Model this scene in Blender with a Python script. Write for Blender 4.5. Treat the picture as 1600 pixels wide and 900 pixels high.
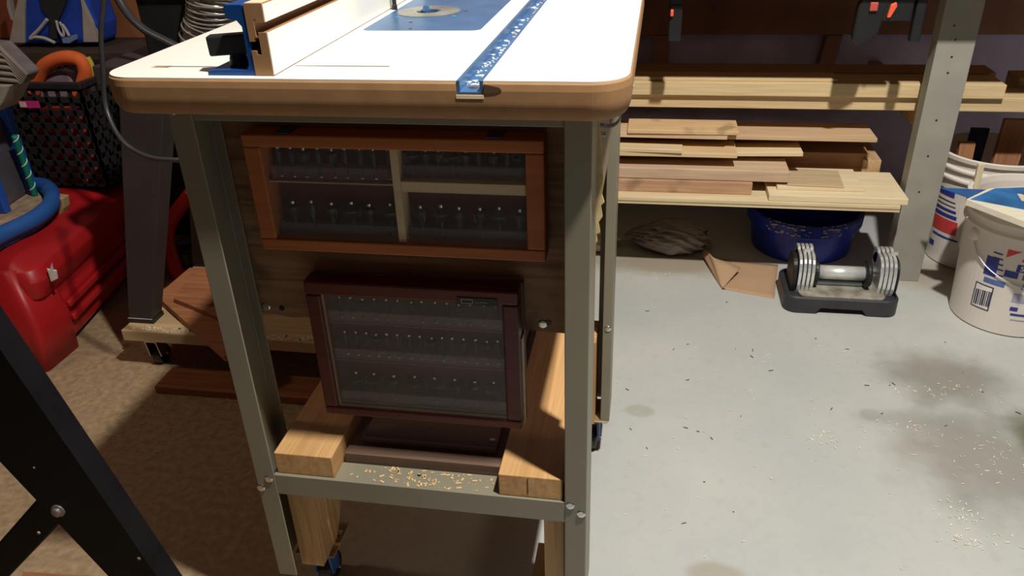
import bpy, bmesh, math, random
from mathutils import Vector, Matrix
random.seed(7)
PI = math.pi
for o in list(bpy.data.objects): bpy.data.objects.remove(o)
S = bpy.context.scene
C = S.collection

# ------------------------------------------------------------------ camera, world, lights, exposure
F = 1240.0
dn = Vector((85, 2280, F)).normalized()
yd = Vector((240, -685, F)).normalized(); yd = (yd - dn * yd.dot(dn)).normalized()
up = -dn; xd = yd.cross(up)
# columns of W are the world axes seen in image space (x right, y down, z forward)
W = Matrix(((xd.x, yd.x, up.x), (xd.y, yd.y, up.y), (xd.z, yd.z, up.z)))
CAM = Vector((0, 0, 1.13))
cd = bpy.data.cameras.new('camera'); cam = bpy.data.objects.new('camera', cd); C.objects.link(cam)
right = W.transposed() @ Vector((1, 0, 0)); imgup = W.transposed() @ Vector((0, -1, 0)); back = W.transposed() @ Vector((0, 0, -1))
cam.matrix_world = Matrix(((right.x, imgup.x, back.x, CAM.x), (right.y, imgup.y, back.y, CAM.y), (right.z, imgup.z, back.z, CAM.z), (0, 0, 0, 1)))
cd.sensor_width = 36; cd.lens = 36 * F / 1600; cd.clip_start = 0.02
S.camera = cam
def at(px, py, x=None, y=None, z=None):          # the point of a world plane seen along one ray
    d = W.transposed() @ Vector((px - 800, py - 450, F))
    if x is not None: t = (x - CAM.x) / d.x
    elif y is not None: t = (y - CAM.y) / d.y
    else: t = (z - CAM.z) / d.z
    return CAM + d * t

S.view_settings.view_transform = 'Standard'; S.view_settings.look = 'None'
S.view_settings.exposure = 0.0; S.view_settings.gamma = 1.0; S.view_settings.use_curve_mapping = False
w = bpy.data.worlds.new('world'); S.world = w; w.use_nodes = True
w.node_tree.nodes['Background'].inputs[0].default_value = (1.0, 0.84, 0.80, 1)
w.node_tree.nodes['Background'].inputs[1].default_value = 0.034
def area(name, loc, target, size, power, col, shape='DISK'):
    l = bpy.data.lights.new(name, 'AREA'); l.shape = shape; l.size = size; l.energy = power; l.color = col
    o = bpy.data.objects.new(name, l); C.objects.link(o); o.location = loc
    o.rotation_euler = (Vector(target) - Vector(loc)).to_track_quat('-Z', 'Y').to_euler(); return o
sl = bpy.data.lights.new('ceiling_flood_lamp', 'SPOT'); sl.energy = 325; sl.color = (1.0, 0.985, 0.925); sl.spot_size = math.radians(164); sl.spot_blend = 1.0; sl.shadow_soft_size = .045
so = bpy.data.objects.new('ceiling_flood_lamp', sl); C.objects.link(so); so.location = (0.42, 0.56, 2.64)
so.rotation_euler = (Vector((1.0, 1.35, 0)) - so.location).to_track_quat('-Z', 'Y').to_euler()
area('warm_fill_light', (-2.3, 1.0, 2.5), (-1.9, 2.2, 0.5), 0.3, 7, (1.0, 0.74, 0.52))  # unseen warm fill, added to brighten the bag and the left side

# ------------------------------------------------------------------ materials
MATS = {}
def _new(name):
    m = bpy.data.materials.new(name); m.use_nodes = True
    return m, m.node_tree.nodes, m.node_tree.links, m.node_tree.nodes['Principled BSDF']
def plain(name, col, rough=.5, metal=0, var=.12, scale=30, bump=0.0, alpha=None, trans=0, spec=.5):
    if name in MATS: return MATS[name]
    m, N, L, B = _new(name)
    tc = N.new('ShaderNodeTexCoord'); nz = N.new('ShaderNodeTexNoise'); nz.inputs['Scale'].default_value = scale; nz.inputs['Detail'].default_value = 5
    L.new(tc.outputs['Object'], nz.inputs['Vector'])
    r = N.new('ShaderNodeValToRGB'); r.color_ramp.elements[0].position = .3; r.color_ramp.elements[1].position = .7
    r.color_ramp.elements[0].color = tuple(c * (1 - var) for c in col) + (1,)
    r.color_ramp.elements[1].color = tuple(min(1, c * (1 + var)) for c in col) + (1,)
    L.new(nz.outputs['Fac'], r.inputs['Fac']); L.new(r.outputs['Color'], B.inputs['Base Color'])
    B.inputs['Roughness'].default_value = rough; B.inputs['Metallic'].default_value = metal
    B.inputs['Transmission Weight'].default_value = trans
    B.inputs['Specular IOR Level'].default_value = spec
    if alpha is not None: B.inputs['Alpha'].default_value = alpha
    if bump:
        b = N.new('ShaderNodeBump'); b.inputs['Strength'].default_value = bump; b.inputs['Distance'].default_value = .003
        L.new(nz.outputs['Fac'], b.inputs['Height']); L.new(b.outputs['Normal'], B.inputs['Normal'])
    MATS[name] = m; return m
def wood(name, c1, c2, axis='X', scale=9, rough=.65, seed=0.0, knots=0.0):
    if name in MATS: return MATS[name]
    m, N, L, B = _new(name)
    tc = N.new('ShaderNodeTexCoord'); mp = N.new('ShaderNodeMapping')
    s = {'X': (.6, 15, 15), 'Y': (15, .6, 15), 'Z': (15, 15, .6)}[axis]
    mp.inputs['Scale'].default_value = s; mp.inputs['Location'].default_value = (seed, seed * 1.7, seed * .6)
    L.new(tc.outputs['Object'], mp.inputs['Vector'])
    nz = N.new('ShaderNodeTexNoise'); nz.inputs['Scale'].default_value = scale; nz.inputs['Detail'].default_value = 6; nz.inputs['Distortion'].default_value = .8
    L.new(mp.outputs['Vector'], nz.inputs['Vector'])
    r = N.new('ShaderNodeValToRGB'); r.color_ramp.elements[0].position = .32; r.color_ramp.elements[1].position = .66
    r.color_ramp.elements[0].color = c1 + (1,); r.color_ramp.elements[1].color = c2 + (1,)
    L.new(nz.outputs['Fac'], r.inputs['Fac'])
    out = r.outputs['Color']
    if knots:
        v = N.new('ShaderNodeTexNoise'); v.inputs['Scale'].default_value = 12; v.inputs['Detail'].default_value = 2
        L.new(tc.outputs['Object'], v.inputs['Vector'])
        r2 = N.new('ShaderNodeValToRGB'); r2.color_ramp.elements[0].position = .60; r2.color_ramp.elements[1].position = .72
        r2.color_ramp.elements[0].color = (0, 0, 0, 1); r2.color_ramp.elements[1].color = (knots,) * 3 + (1,)
        L.new(v.outputs['Fac'], r2.inputs['Fac'])
        mx = N.new('ShaderNodeMix'); mx.data_type = 'RGBA'; L.new(r2.outputs['Color'], mx.inputs[0]); L.new(out, mx.inputs[6])
        mx.inputs[7].default_value = tuple(c * .35 for c in c1) + (1,); out = mx.outputs[2]
    L.new(out, B.inputs['Base Color']); B.inputs['Roughness'].default_value = rough
    b = N.new('ShaderNodeBump'); b.inputs['Strength'].default_value = .15; b.inputs['Distance'].default_value = .002
    L.new(nz.outputs['Fac'], b.inputs['Height']); L.new(b.outputs['Normal'], B.inputs['Normal'])
    MATS[name] = m; return m
def glass(name, col=(1, 1, 1), alpha=.12, rough=.12):
    if name in MATS: return MATS[name]
    m, N, L, B = _new(name)
    nz = N.new('ShaderNodeTexNoise'); nz.inputs['Scale'].default_value = 14; nz.inputs['Detail'].default_value = 4
    tc = N.new('ShaderNodeTexCoord'); L.new(tc.outputs['Object'], nz.inputs['Vector'])
    r = N.new('ShaderNodeMapRange'); r.inputs[3].default_value = alpha * .6; r.inputs[4].default_value = alpha * 1.4
    L.new(nz.outputs['Fac'], r.inputs[0]); L.new(r.outputs[0], B.inputs['Alpha'])
    B.inputs['Base Color'].default_value = col + (1,); B.inputs['Roughness'].default_value = rough
    MATS[name] = m; return m
def floor_mat():
    m, N, L, B = _new('painted_concrete')
    tc = N.new('ShaderNodeNewGeometry'); P = tc.outputs['Position']
    def noise(sc, det=5, dist=0):
        n = N.new('ShaderNodeTexNoise'); n.inputs['Scale'].default_value = sc; n.inputs['Detail'].default_value = det; n.inputs['Distortion'].default_value = dist
        L.new(P, n.inputs['Vector']); return n.outputs['Fac']
    def ramp(src, p0, p1, a=(0, 0, 0, 1), b=(1, 1, 1, 1)):
        r = N.new('ShaderNodeValToRGB'); r.color_ramp.elements[0].position = p0; r.color_ramp.elements[1].position = p1
        r.color_ramp.elements[0].color = a; r.color_ramp.elements[1].color = b; L.new(src, r.inputs['Fac']); return r.outputs['Color']
    def mix(f, a, b):
        x = N.new('ShaderNodeMix'); x.data_type = 'RGBA'
        if isinstance(f, float): x.inputs[0].default_value = f
        else: L.new(f, x.inputs[0])
        for k, v in ((6, a), (7, b)):
            if isinstance(v, tuple): x.inputs[k].default_value = v
            else: L.new(v, x.inputs[k])
        return x.outputs[2]
    def math_(op, a, b=None):
        x = N.new('ShaderNodeMath'); x.operation = op
        for k, v in ((0, a), (1, b)):
            if v is None: continue
            if isinstance(v, (int, float)): x.inputs[k].default_value = v
            else: L.new(v, x.inputs[k])
        return x.outputs[0]
    col = ramp(noise(2.2, 6), .35, .68, (.46, .465, .445, 1), (.54, .53, .485, 1))
    col = mix(ramp(noise(38, 4), .55, .75, b=(.35,) * 3 + (1,)), col, (.40, .385, .35, 1))
    col = mix(ramp(noise(170, 3), .60, .74, b=(.30,) * 3 + (1,)), col, (.62, .60, .54, 1))
    col = mix(ramp(noise(13, 6, 1.5), .52, .70, b=(.28,) * 3 + (1,)), col, (.47, .45, .46, 1))
    # a fine rubbed grain in one direction
    sep = N.new('ShaderNodeSeparateXYZ'); L.new(P, sep.inputs[0])
    def spot(cx, cy, rx, ry, edge, colr, strength, wob=.35):
        dx = math_('DIVIDE', math_('SUBTRACT', sep.outputs[0], cx), rx); dy = math_('DIVIDE', math_('SUBTRACT', sep.outputs[1], cy), ry)
        d = math_('SQRT', math_('ADD', math_('MULTIPLY', dx, dx), math_('MULTIPLY', dy, dy)))
        d = math_('ADD', d, math_('MULTIPLY', math_('SUBTRACT', noise(13, 6), .5), wob * 4))
        mr = N.new('ShaderNodeMapRange'); mr.interpolation_type = 'SMOOTHSTEP'
        mr.inputs[1].default_value = 1 - edge; mr.inputs[2].default_value = 1 + edge; mr.inputs[3].default_value = strength; mr.inputs[4].default_value = 0
        L.new(d, mr.inputs[0]); return mr.outputs[0], colr
    spots = []
    for px, py, rx, ry, e, c, s, wb in [(1475, 590, .13, .10, .6, (.22, .205, .17, 1), .75, .3), (1545, 715, .16, .17, .6, (.25, .235, .20, 1), .75, .3),
                                    (1425, 655, .10, .03, .6, (.30, .29, .26, 1), .5, .2), (1620, 690, .035, .09, .6, (.13, .13, .07, 1), .85, .2),
                                    (1000, 642, .032, .022, .25, (.36, .345, .27, 1), .6, .1), (1120, 900, .05, .03, .3, (.34, .29, .2, 1), .6, .15),
                                    (1360, 648, .022, .022, .25, (.33, .32, .28, 1), .5, .1), (1440, 425, .16, .10, .6, (.36, .27, .18, 1), .55, .3),
                                    (1040, 412, .22, .07, .5, (.30, .22, .13, 1), .7, .2)]:  # last entry paints the shadow under the shelf as a brown band
        p = at(px, py, z=0); f, c = spot(p.x, p.y, rx, ry, e, c, s, wb); spots.append((f, c))
    for f, c in spots: col = mix(f, col, c)
    # sawdust lies thick on the left half of the floor
    mr = N.new('ShaderNodeMapRange'); mr.interpolation_type = 'SMOOTHSTEP'; mr.inputs[1].default_value = -.15; mr.inputs[2].default_value = -.75; mr.inputs[3].default_value = 0; mr.inputs[4].default_value = .85
    L.new(math_('ADD', sep.outputs[0], math_('MULTIPLY', math_('SUBTRACT', noise(3, 5), .5), .5)), mr.inputs[0])
    dust = ramp(noise(60, 6), .35, .7, (.26, .145, .052, 1), (.43, .27, .125, 1))
    col = mix(mr.outputs[0], col, dust)
    L.new(col, B.inputs['Base Color']); B.inputs['Roughness'].default_value = .55
    b = N.new('ShaderNodeBump'); b.inputs['Strength'].default_value = .25; b.inputs['Distance'].default_value = .002
    L.new(noise(25, 6), b.inputs['Height']); L.new(b.outputs['Normal'], B.inputs['Normal'])
    return m

grey_paint = plain('grey_painted_steel', (.225, .20, .14), .42, .0, .06, 8, spec=.6)
laminate = plain('cream_laminate', (.90, .86, .76), .35, 0, .02, 6)
mdf = plain('mdf_brown', (.33, .17, .070), .8, 0, .10, 40)
blue_alu = plain('blue_anodised_aluminium', (.010, .075, .30), .35, .35, .12, 25)
blue_plate = plain('blue_brushed_plate', (.10, .24, .46), .32, .55, .2, 18)
steel = plain('bright_steel', (.62, .62, .60), .25, 1.0, .08, 30)
chrome = plain('chrome', (.80, .80, .78), .22, .65, .05, 10)
dark_steel = plain('dark_steel', (.06, .06, .065), .4, .7, .2, 30)
black_plastic = plain('black_plastic', (.012, .012, .012), .45, 0, .2, 20)
black_paint = plain('black_painted_steel', (.007, .006, .007), .6, 0, .35, 12, spec=.15)
charcoal = plain('charcoal_plastic', (.032, .032, .036), .5, 0, .2, 20)
red_plastic = plain('red_moulded_plastic', (.42, .010, .014), .42, 0, .12, 6)
blue_plastic = plain('blue_moulded_plastic', (.02, .10, .34), .5, 0, .12, 8)
case_orange = wood('orange_stained_frame', (.36, .105, .025), (.46, .14, .035), 'X', 6)
case_red = wood('dark_red_stained_frame', (.075, .008, .006), (.12, .013, .010), 'X', 6, .5)
pine = wood('pale_pine', (.55, .38, .19), (.70, .52, .29), 'X', 7, seed=1.3)
pine_y = wood('pine_lengthways', (.46, .24, .085), (.62, .36, .15), 'Y', 7, seed=.3)
pine_z = wood('pine_upright', (.40, .21, .075), (.60, .36, .16), 'Z', 7, seed=2.3)
ply = wood('old_brown_plywood', (.17, .088, .042), (.37, .205, .10), 'X', 5, seed=4.1, knots=.7)
pale_ply = wood('pale_plywood', (.62, .48, .28), (.74, .60, .38), 'X', 5, seed=2)
cedar = wood('reddish_board', (.20, .065, .022), (.34, .125, .045), 'X', 7, seed=3)
brown_wood = wood('mid_brown_board', (.30, .17, .09), (.45, .27, .15), 'X', 7, seed=5)
grey_brown = wood('greyed_board', (.34, .23, .15), (.50, .36, .24), 'X', 7, seed=6)
tan_ply = wood('tan_plywood', (.45, .32, .19), (.56, .42, .26), 'X', 9, seed=7)

# ------------------------------------------------------------------ mesh helpers
def bx(bm, x0, x1, y0, y1, z0, z1, M=None):
    vs = [bm.verts.new((x, y, z)) for x in (x0, x1) for y in (y0, y1) for z in (z0, z1)]
    for f in ((0, 1, 3, 2), (4, 6, 7, 5), (0, 4, 5, 1), (2, 3, 7, 6), (0, 2, 6, 4), (1, 5, 7, 3)): bm.faces.new([vs[i] for i in f])
    if M is not None: bmesh.ops.transform(bm, matrix=M, verts=vs)
    return vs
def box(*a, M=None):
    bm = bmesh.new(); bx(bm, *a, M=M); return bm
def hexa(pts, bm=None):                            # eight corners: bottom four then top four, both going round
    bm = bm or bmesh.new(); v = [bm.verts.new(p) for p in pts]
    for f in ((3, 2, 1, 0), (4, 5, 6, 7), (0, 1, 5, 4), (1, 2, 6, 5), (2, 3, 7, 6), (3, 0, 4, 7)): bm.faces.new([v[i] for i in f])
    return bm
def prism(poly, d, bm=None, M=None):               # polygon (3-D points) pushed along vector d
    bm = bm or bmesh.new(); d = Vector(d)
    a = [bm.verts.new(Vector(p)) for p in poly]; b = [bm.verts.new(Vector(p) + d) for p in poly]; n = len(poly)
    bm.faces.new(a[::-1]); bm.faces.new(b)
    for i in range(n): bm.faces.new((a[i], a[(i + 1) % n], b[(i + 1) % n], b[i]))
    if M is not None: bmesh.ops.transform(bm, matrix=M, verts=a + b)
    bmesh.ops.recalc_face_normals(bm, faces=bm.faces[:]); return bm
def lathe(prof, c=(0, 0, 0), seg=32, bm=None, M=None, caps=True):
    bm = bm or bmesh.new(); rings = []; c = Vector(c); new = []
    for r, z in prof:
        ring = [bm.verts.new(c + Vector((r * math.cos(2 * PI * k / seg), r * math.sin(2 * PI * k / seg), z))) for k in range(seg)]
        rings.append(ring); new += ring
    for a, b in zip(rings, rings[1:]):
        for k in range(seg): bm.faces.new((a[k], a[(k + 1) % seg], b[(k + 1) % seg], b[k]))
    if caps:
        bm.faces.new(rings[0][::-1]); bm.faces.new(rings[-1])
    if M is not None: bmesh.ops.transform(bm, matrix=M, verts=new)
    bmesh.ops.recalc_face_normals(bm, faces=bm.faces[:]); return bm
def tube(pts, r, seg=10, bm=None, closed=False):
    bm = bm or bmesh.new(); pts = [Vector(p) for p in pts]; n = len(pts); rings = []; nrm = None
    for i, p in enumerate(pts):
        if closed: t = (pts[(i + 1) % n] - pts[i - 1]).normalized()
        else: t = (pts[min(i + 1, n - 1)] - pts[max(i - 1, 0)]).normalized()
        if nrm is None: nrm = t.orthogonal().normalized()
        nrm = (nrm - t * nrm.dot(t)).normalized(); b = t.cross(nrm)
        rr = r[i] if isinstance(r, (list, tuple)) else r
        rings.append([bm.verts.new(p + (nrm * math.cos(2 * PI * k / seg) + b * math.sin(2 * PI * k / seg)) * rr) for k in range(seg)])
    for i in range(n if closed else n - 1):
        a, b = rings[i], rings[(i + 1) % n]
        for k in range(seg): bm.faces.new((a[k], a[(k + 1) % seg], b[(k + 1) % seg], b[k]))
    if not closed: bm.faces.new(rings[0][::-1]); bm.faces.new(rings[-1])
    bmesh.ops.recalc_face_normals(bm, faces=bm.faces[:]); return bm
def smooth_pts(p, n=8):                            # Catmull-Rom through the given points
    p = [Vector(q) for q in p]; q = [p[0]] + p + [p[-1]]; out = []
    for i in range(1, len(q) - 2):
        for k in range(n):
            t = k / n; a, b, c, d = q[i - 1], q[i], q[i + 1], q[i + 2]
            out.append(.5 * ((2 * b) + (c - a) * t + (2 * a - 5 * b + 4 * c - d) * t * t + (3 * b - a - 3 * c + d) * t ** 3))
    return out + [p[-1]]
def frame_m(o, xa, ya, za): return Matrix(((xa[0], ya[0], za[0], o[0]), (xa[1], ya[1], za[1], o[1]), (xa[2], ya[2], za[2], o[2]), (0, 0, 0, 1)))
def cyl(p0, p1, r, seg=16, bm=None): return tube([p0, p1], r, seg, bm)

WM = {}
def obj(name, bm, m, parent=None, bevel=0, seg=2, smooth=False, local=False):
    me = bpy.data.meshes.new(name); o = bpy.data.objects.new(name, me); C.objects.link(o)
    if parent is not None:
        if not local: bm.transform(WM[parent.name].inverted())
        WM[o.name] = WM[parent.name].copy(); o.parent = parent
    else:
        xs = [v.co for v in bm.verts]; org = Vector(((min(v.x for v in xs) + max(v.x for v in xs)) / 2, (min(v.y for v in xs) + max(v.y for v in xs)) / 2, min(v.z for v in xs)))
        bm.transform(Matrix.Translation(-org)); o.location = org; WM[o.name] = Matrix.Translation(org)
    bm.to_mesh(me); bm.free(); me.materials.append(m)
    if smooth:
        for p in me.polygons: p.use_smooth = True
    if bevel:
        b = o.modifiers.new('bevel', 'BEVEL'); b.width = bevel; b.segments = seg; b.limit_method = 'ANGLE'; b.angle_limit = .6
        if seg > 2:
            for p in me.polygons: p.use_smooth = True
            wn = o.modifiers.new('wn', 'WEIGHTED_NORMAL'); wn.keep_sharp = True
    return o
def thing(name, label, cat, loc=(0, 0, 0), rot=None, group=None):
    o = bpy.data.objects.new(name, None); C.objects.link(o); o.empty_display_size = .05
    o.location = loc; M = Matrix.Translation(Vector(loc))
    if rot is not None:
        o.rotation_euler = rot; from mathutils import Euler
        M = M @ Euler(rot).to_matrix().to_4x4()
    WM[o.name] = M; o['label'] = label; o['category'] = cat
    if group: o['group'] = group
    return o
def tag(o, label, cat, group=None, kind=None):
    o['label'] = label; o['category'] = cat
    if group: o['group'] = group
    if kind: o['kind'] = kind
    return o
def struct(name, bm, m, bevel=0, parent=None):
    o = obj(name, bm, m, parent, bevel)
    if parent is None: o['kind'] = 'structure'
    return o
def cut(o, cutters):                               # carve shapes out of a mesh for good
    for bm in cutters:
        me = bpy.data.meshes.new('c'); bm.transform(WM[o.name].inverted()); bmesh.ops.recalc_face_normals(bm, faces=bm.faces[:]); bm.to_mesh(me); bm.free()
        c = bpy.data.objects.new('c', me); C.objects.link(c); c.matrix_world = WM[o.name].copy()
        md = o.modifiers.new('b', 'BOOLEAN'); md.object = c; md.operation = 'DIFFERENCE'; md.solver = 'EXACT'
        bpy.context.view_layer.update()
        ev = o.evaluated_get(bpy.context.evaluated_depsgraph_get()); nm = bpy.data.meshes.new_from_object(ev)
        o.modifiers.remove(md); o.data = nm; bpy.data.objects.remove(c)
def dup(root, loc, label=None, group=None, rotz=None):
    r = root.copy(); C.objects.link(r); r.location = loc
    if rotz is not None: r.rotation_euler = (0, 0, rotz)
    if label: r['label'] = label
    if group: r['group'] = group
    for ch in list(root.children):
        c = ch.copy(); C.objects.link(c); c.parent = r
    return r
def text_bm(body, size, depth=.0004, bold=0.0):    # letters in the XY plane, centred
    cu = bpy.data.curves.new('t', 'FONT'); cu.body = body; cu.size = size; cu.extrude = depth; cu.align_x = 'CENTER'; cu.align_y = 'CENTER'; cu.offset = bold; cu.resolution_u = 3
    o = bpy.data.objects.new('t', cu); C.objects.link(o); bpy.context.view_layer.update()
    me = bpy.data.meshes.new_from_object(o.evaluated_get(bpy.context.evaluated_depsgraph_get())); bm = bmesh.new(); bm.from_mesh(me)
    bpy.data.objects.remove(o); bpy.data.meshes.remove(me); return bm
def rotz(a): return Matrix.Rotation(a, 4, 'Z')
def T(x, y, z): return Matrix.Translation((x, y, z))

# ------------------------------------------------------------------ the room
struct('floor', box(-4.2, 2.6, -1.6, 3.0, -.08, 0), floor_mat())
wall_grey = plain('dark_blue_grey_wall', (.60, .54, .74), .9, 0, .2, 7)
brown_shade = plain('dark_brown_shade', (.38, .20, .14), .85, 0, .25, 6)  # brown for the bench and clamp shade on the back wall
struct('wall_back', box(-4.2, 2.6, 2.9, 3.0, 0, 2.75), wall_grey)
struct('wall_left', box(-4.3, -4.2, -1.6, 3.0, 0, 2.75), plain('left_wall_paint', (.10, .06, .04), .9, 0, .2, 4))
struct('ceiling', box(-4.3, 2.6, -1.6, 3.0, 2.75, 2.83), plain('joist_ceiling', (.25, .19, .13), .9, 0, .2, 4))

# ------------------------------------------------------------------ router table
rt = thing('router_table', 'tall router table with a cream top, blue plate and grey steel legs', 'router table', (-.327, 1.13, 0))
X0, X1, Y0, Y1, ZT = -.634, -.022, .816, 1.46, .924
def rounded(x0, x1, y0, y1, r, n=14):
    out = []
    for cx, cy, a0 in ((x1 - r, y0 + r, -PI / 2), (x1 - r, y1 - r, 0), (x0 + r, y1 - r, PI / 2), (x0 + r, y0 + r, PI)):
        for k in range(n + 1): a = a0 + PI / 2 * k / n; out.append((cx + r * math.cos(a), cy + r * math.sin(a)))
    return out
def slab(x0, x1, y0, y1, z0, z1, r, round_over):
    bm = bmesh.new(); rings = []
    prof = [(round_over * .55, z0)] + [(round_over * (1 - math.sin(PI / 2 * k / 14)) * .55, z0 + round_over * (1 - math.cos(PI / 2 * k / 14))) for k in range(1, 15)]
    prof += [(0, z1 - .009), (.0012, z1 - .002), (.003, z1)]
    for inset, z in prof: rings.append([bm.verts.new((x, y, z)) for x, y in rounded(x0 + inset, x1 - inset, y0 + inset, y1 - inset, r - min(inset, r * .5))])
    n = len(rings[0])
    for a, b in zip(rings, rings[1:]):
        for k in range(n): bm.faces.new((a[k], a[(k + 1) % n], b[(k + 1) % n], b[k]))
    bm.faces.new(rings[0][::-1]); bm.faces.new(rings[-1]); bmesh.ops.recalc_face_normals(bm, faces=bm.faces[:]); return bm
core = obj('tabletop_core', slab(X0, X1, Y0, Y1, .880, ZT - .0015, .045, .022), mdf, rt)
lam = obj('tabletop_laminate', prism([(x, y, ZT - .0014) for x, y in rounded(X0 + .003, X1 - .003, Y0 + .003, Y1 - .003, .042)], (0, 0, .0014)), laminate, rt)
TX0, TX1 = -.2055, -.1765
trk = lambda: box(TX0, TX1, Y0 - .02, Y1 + .02, ZT - .0145, ZT + .01)
PX0, PX1, PY0, PY1 = -.405, -.236, 1.088, 1.36
pl_ = lambda: prism([(x, y, ZT - .0065) for x, y in rounded(PX0, PX1, PY0, PY1, .012)], (0, 0, .02))
SL1, SL2 = (-.575, -.50, .870, .875), (-.413, -.298, .877, .883)
sl_ = lambda s: box(s[0], s[1], s[2], s[3], ZT - .016, ZT + .01)
kh = lambda: prism([(x, y, .915) for x, y in rounded(-.592, -.565, .866, .876, .0045)], (0, 0, .03))
cut(core, [trk(), pl_(), sl_(SL1), sl_(SL2)]); cut(lam, [trk(), pl_(), sl_(SL1), sl_(SL2), kh()])
# the blue mitre track: a U channel with inturned lips
a, b, zt, zb = TX0 + .0003, TX1 - .0003, ZT + .0002, ZT - .0142
prof = [(a, zb), (b, zb), (b, zt), (b - .0035, zt), (b - .0035, zb + .0025), (a + .0035, zb + .0025), (a + .0035, zt), (a, zt)]
tr = obj('mitre_track', prism([(x, Y0 + .001, z) for x, z in prof], (0, Y1 - Y0 - .002, 0)), blue_plate, rt, .0003)
bm = bmesh.new()
for i in range(260):
    y = random.uniform(Y0 + .03, Y1 - .02); x = random.uniform(a + .005, b - .005) if random.random() < .4 else random.uniform(b - .012, b - .0045)
    s = random.uniform(.0012, .0035); bx(bm, -s, s, -s * .7, s * .7, 0, .0008, M=T(x, y, zb + .0026) @ rotz(random.uniform(0, 3)))
sd = obj('sawdust', bm, plain('sawdust_white', (.75, .72, .64), .9), tr); sd['kind'] = 'stuff'
obj('screw', lathe([(.006, 0), (.006, .0005), (.003, .001)], (TX0 + .0145, Y0 + .02, zb + .0026), 14), steel, tr)
obj('track_shim', box(TX0 - .0005, TX1 + .0005, Y0 - .0006, Y0 + .01, ZT - .0185, ZT - .0146), plain('bare_wood_chip', (.80, .62, .42), .8), rt)
# torn chip mark beside the track on the front edge
obj('chipped_edge', prism([(TX1 + .001, Y0 - .0006, ZT - .003), (TX1 + .017, Y0 - .0006, ZT - .006), (TX1 + .020, Y0 - .0006, ZT - .009), (TX1 + .014, Y0 - .0006, ZT - .0115), (TX1 + .001, Y0 - .0006, ZT - .013)], (0, .002, 0)), plain('dark_chip', (.10, .055, .02), .9), rt)
# insert plate with its ring, the hole and the bit in it
pt = obj('insert_plate', prism([(x, y, ZT - .0062) for x, y in rounded(PX0 + .0005, PX1 - .0005, PY0 + .0005, PY1 - .0005, .0115)], (0, 0, .0062)), blue_plate, rt)
rc = at(670, 18, z=ZT); rc.z = 0
hc = at(666, 18, z=ZT); hc.z = 0
cut(pt, [lathe([(.0185, .90), (.0185, .95)], hc, 32)])
ring = lathe([(.0188, ZT + .0001), (.0188, ZT + .0009), (.049, ZT + .0009), (.049, ZT + .0001)], rc, 40, caps=False)
obj('insert_ring', ring, plain('worn_ring', (.38, .36, .30), .35, .5, .35, 20), pt)
bt = obj('router_bit_shank', lathe([(.0062, ZT - .03), (.0062, ZT + .002), (.0045, ZT + .008), (.0015, ZT + .010)], hc, 16), blue_plate, pt)
obj('collet', lathe([(.017, ZT - .05), (.017, ZT - .035)], hc, 24), black_plastic, pt)
for i, (px, py) in enumerate([(619, 28), (709, 26), (655, 18), (727, 17), (641, 34), (640, 44)]):
    p = at(px, py, z=ZT); obj('plate_screw', lathe([(.0032, ZT + .0002), (.0032, ZT + .001)], (p.x, p.y, 0), 12), plain('teal_screw', (.10, .42, .42), .4, .3) if i < 3 else steel, pt)
pin = at(617, 15, z=ZT)
obj('starter_pin', lathe([(.0042, ZT), (.0042, ZT + .006), (.0034, ZT + .008), (.0034, ZT + .034), (.002, ZT + .036)], (pin.x, pin.y, 0), 16), black_plastic, pt)
# legs: angle steel with a wide side flange and a return lip
LX0, LX1, LY, LZ0 = -.568, -.066, .845, .10
def leg(x, y, sx, sy, zb=LZ0):                      # x,y the outer corner; sx, sy point inward
    t = .0028; w, d, lp = .031, .085, .018
    pl = [(0, 0), (w, 0), (w, t), (t, t), (t, d - t), (lp, d - t), (lp, d), (0, d)]
    bm = prism([(x + sx * u, y + sy * v, zb) for u, v in pl], (0, 0, .879 - zb))
    return obj('leg', bm, grey_paint, rt, .0012)
legs = [leg(LX0, LY, 1, 1), leg(-.063, LY, -1, 1), leg(LX0, 1.43, 1, -1), leg(-.054, 1.40, -1, -1)]
def bolt(x, y, z, par, sy=-1):
    M = frame_m((x, y, z), (1, 0, 0), (0, 0, 1), (0, sy, 0))
    bm = lathe([(.0066, 0), (.0066, .0008), (.0055, .0018), (.003, .0023)], seg=16, M=M)
    bx(bm, -.005, .005, -.0006, .0006, .0020, .0026, M=M @ rotz(.6)); return obj('bolt', bm, steel, par)
for px, py, l in ((268, 171, 0), (420, 748, 0), (408, 762, 0), (905, 177, 1), (891, 790, 1), (908, 803, 1)):
    p = at(px, py, y=LY); bolt(p.x, LY, p.z, legs[l])
p = at(941, 513, y=1.315); bolt(-.062, 1.315, p.z, legs[3])
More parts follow.
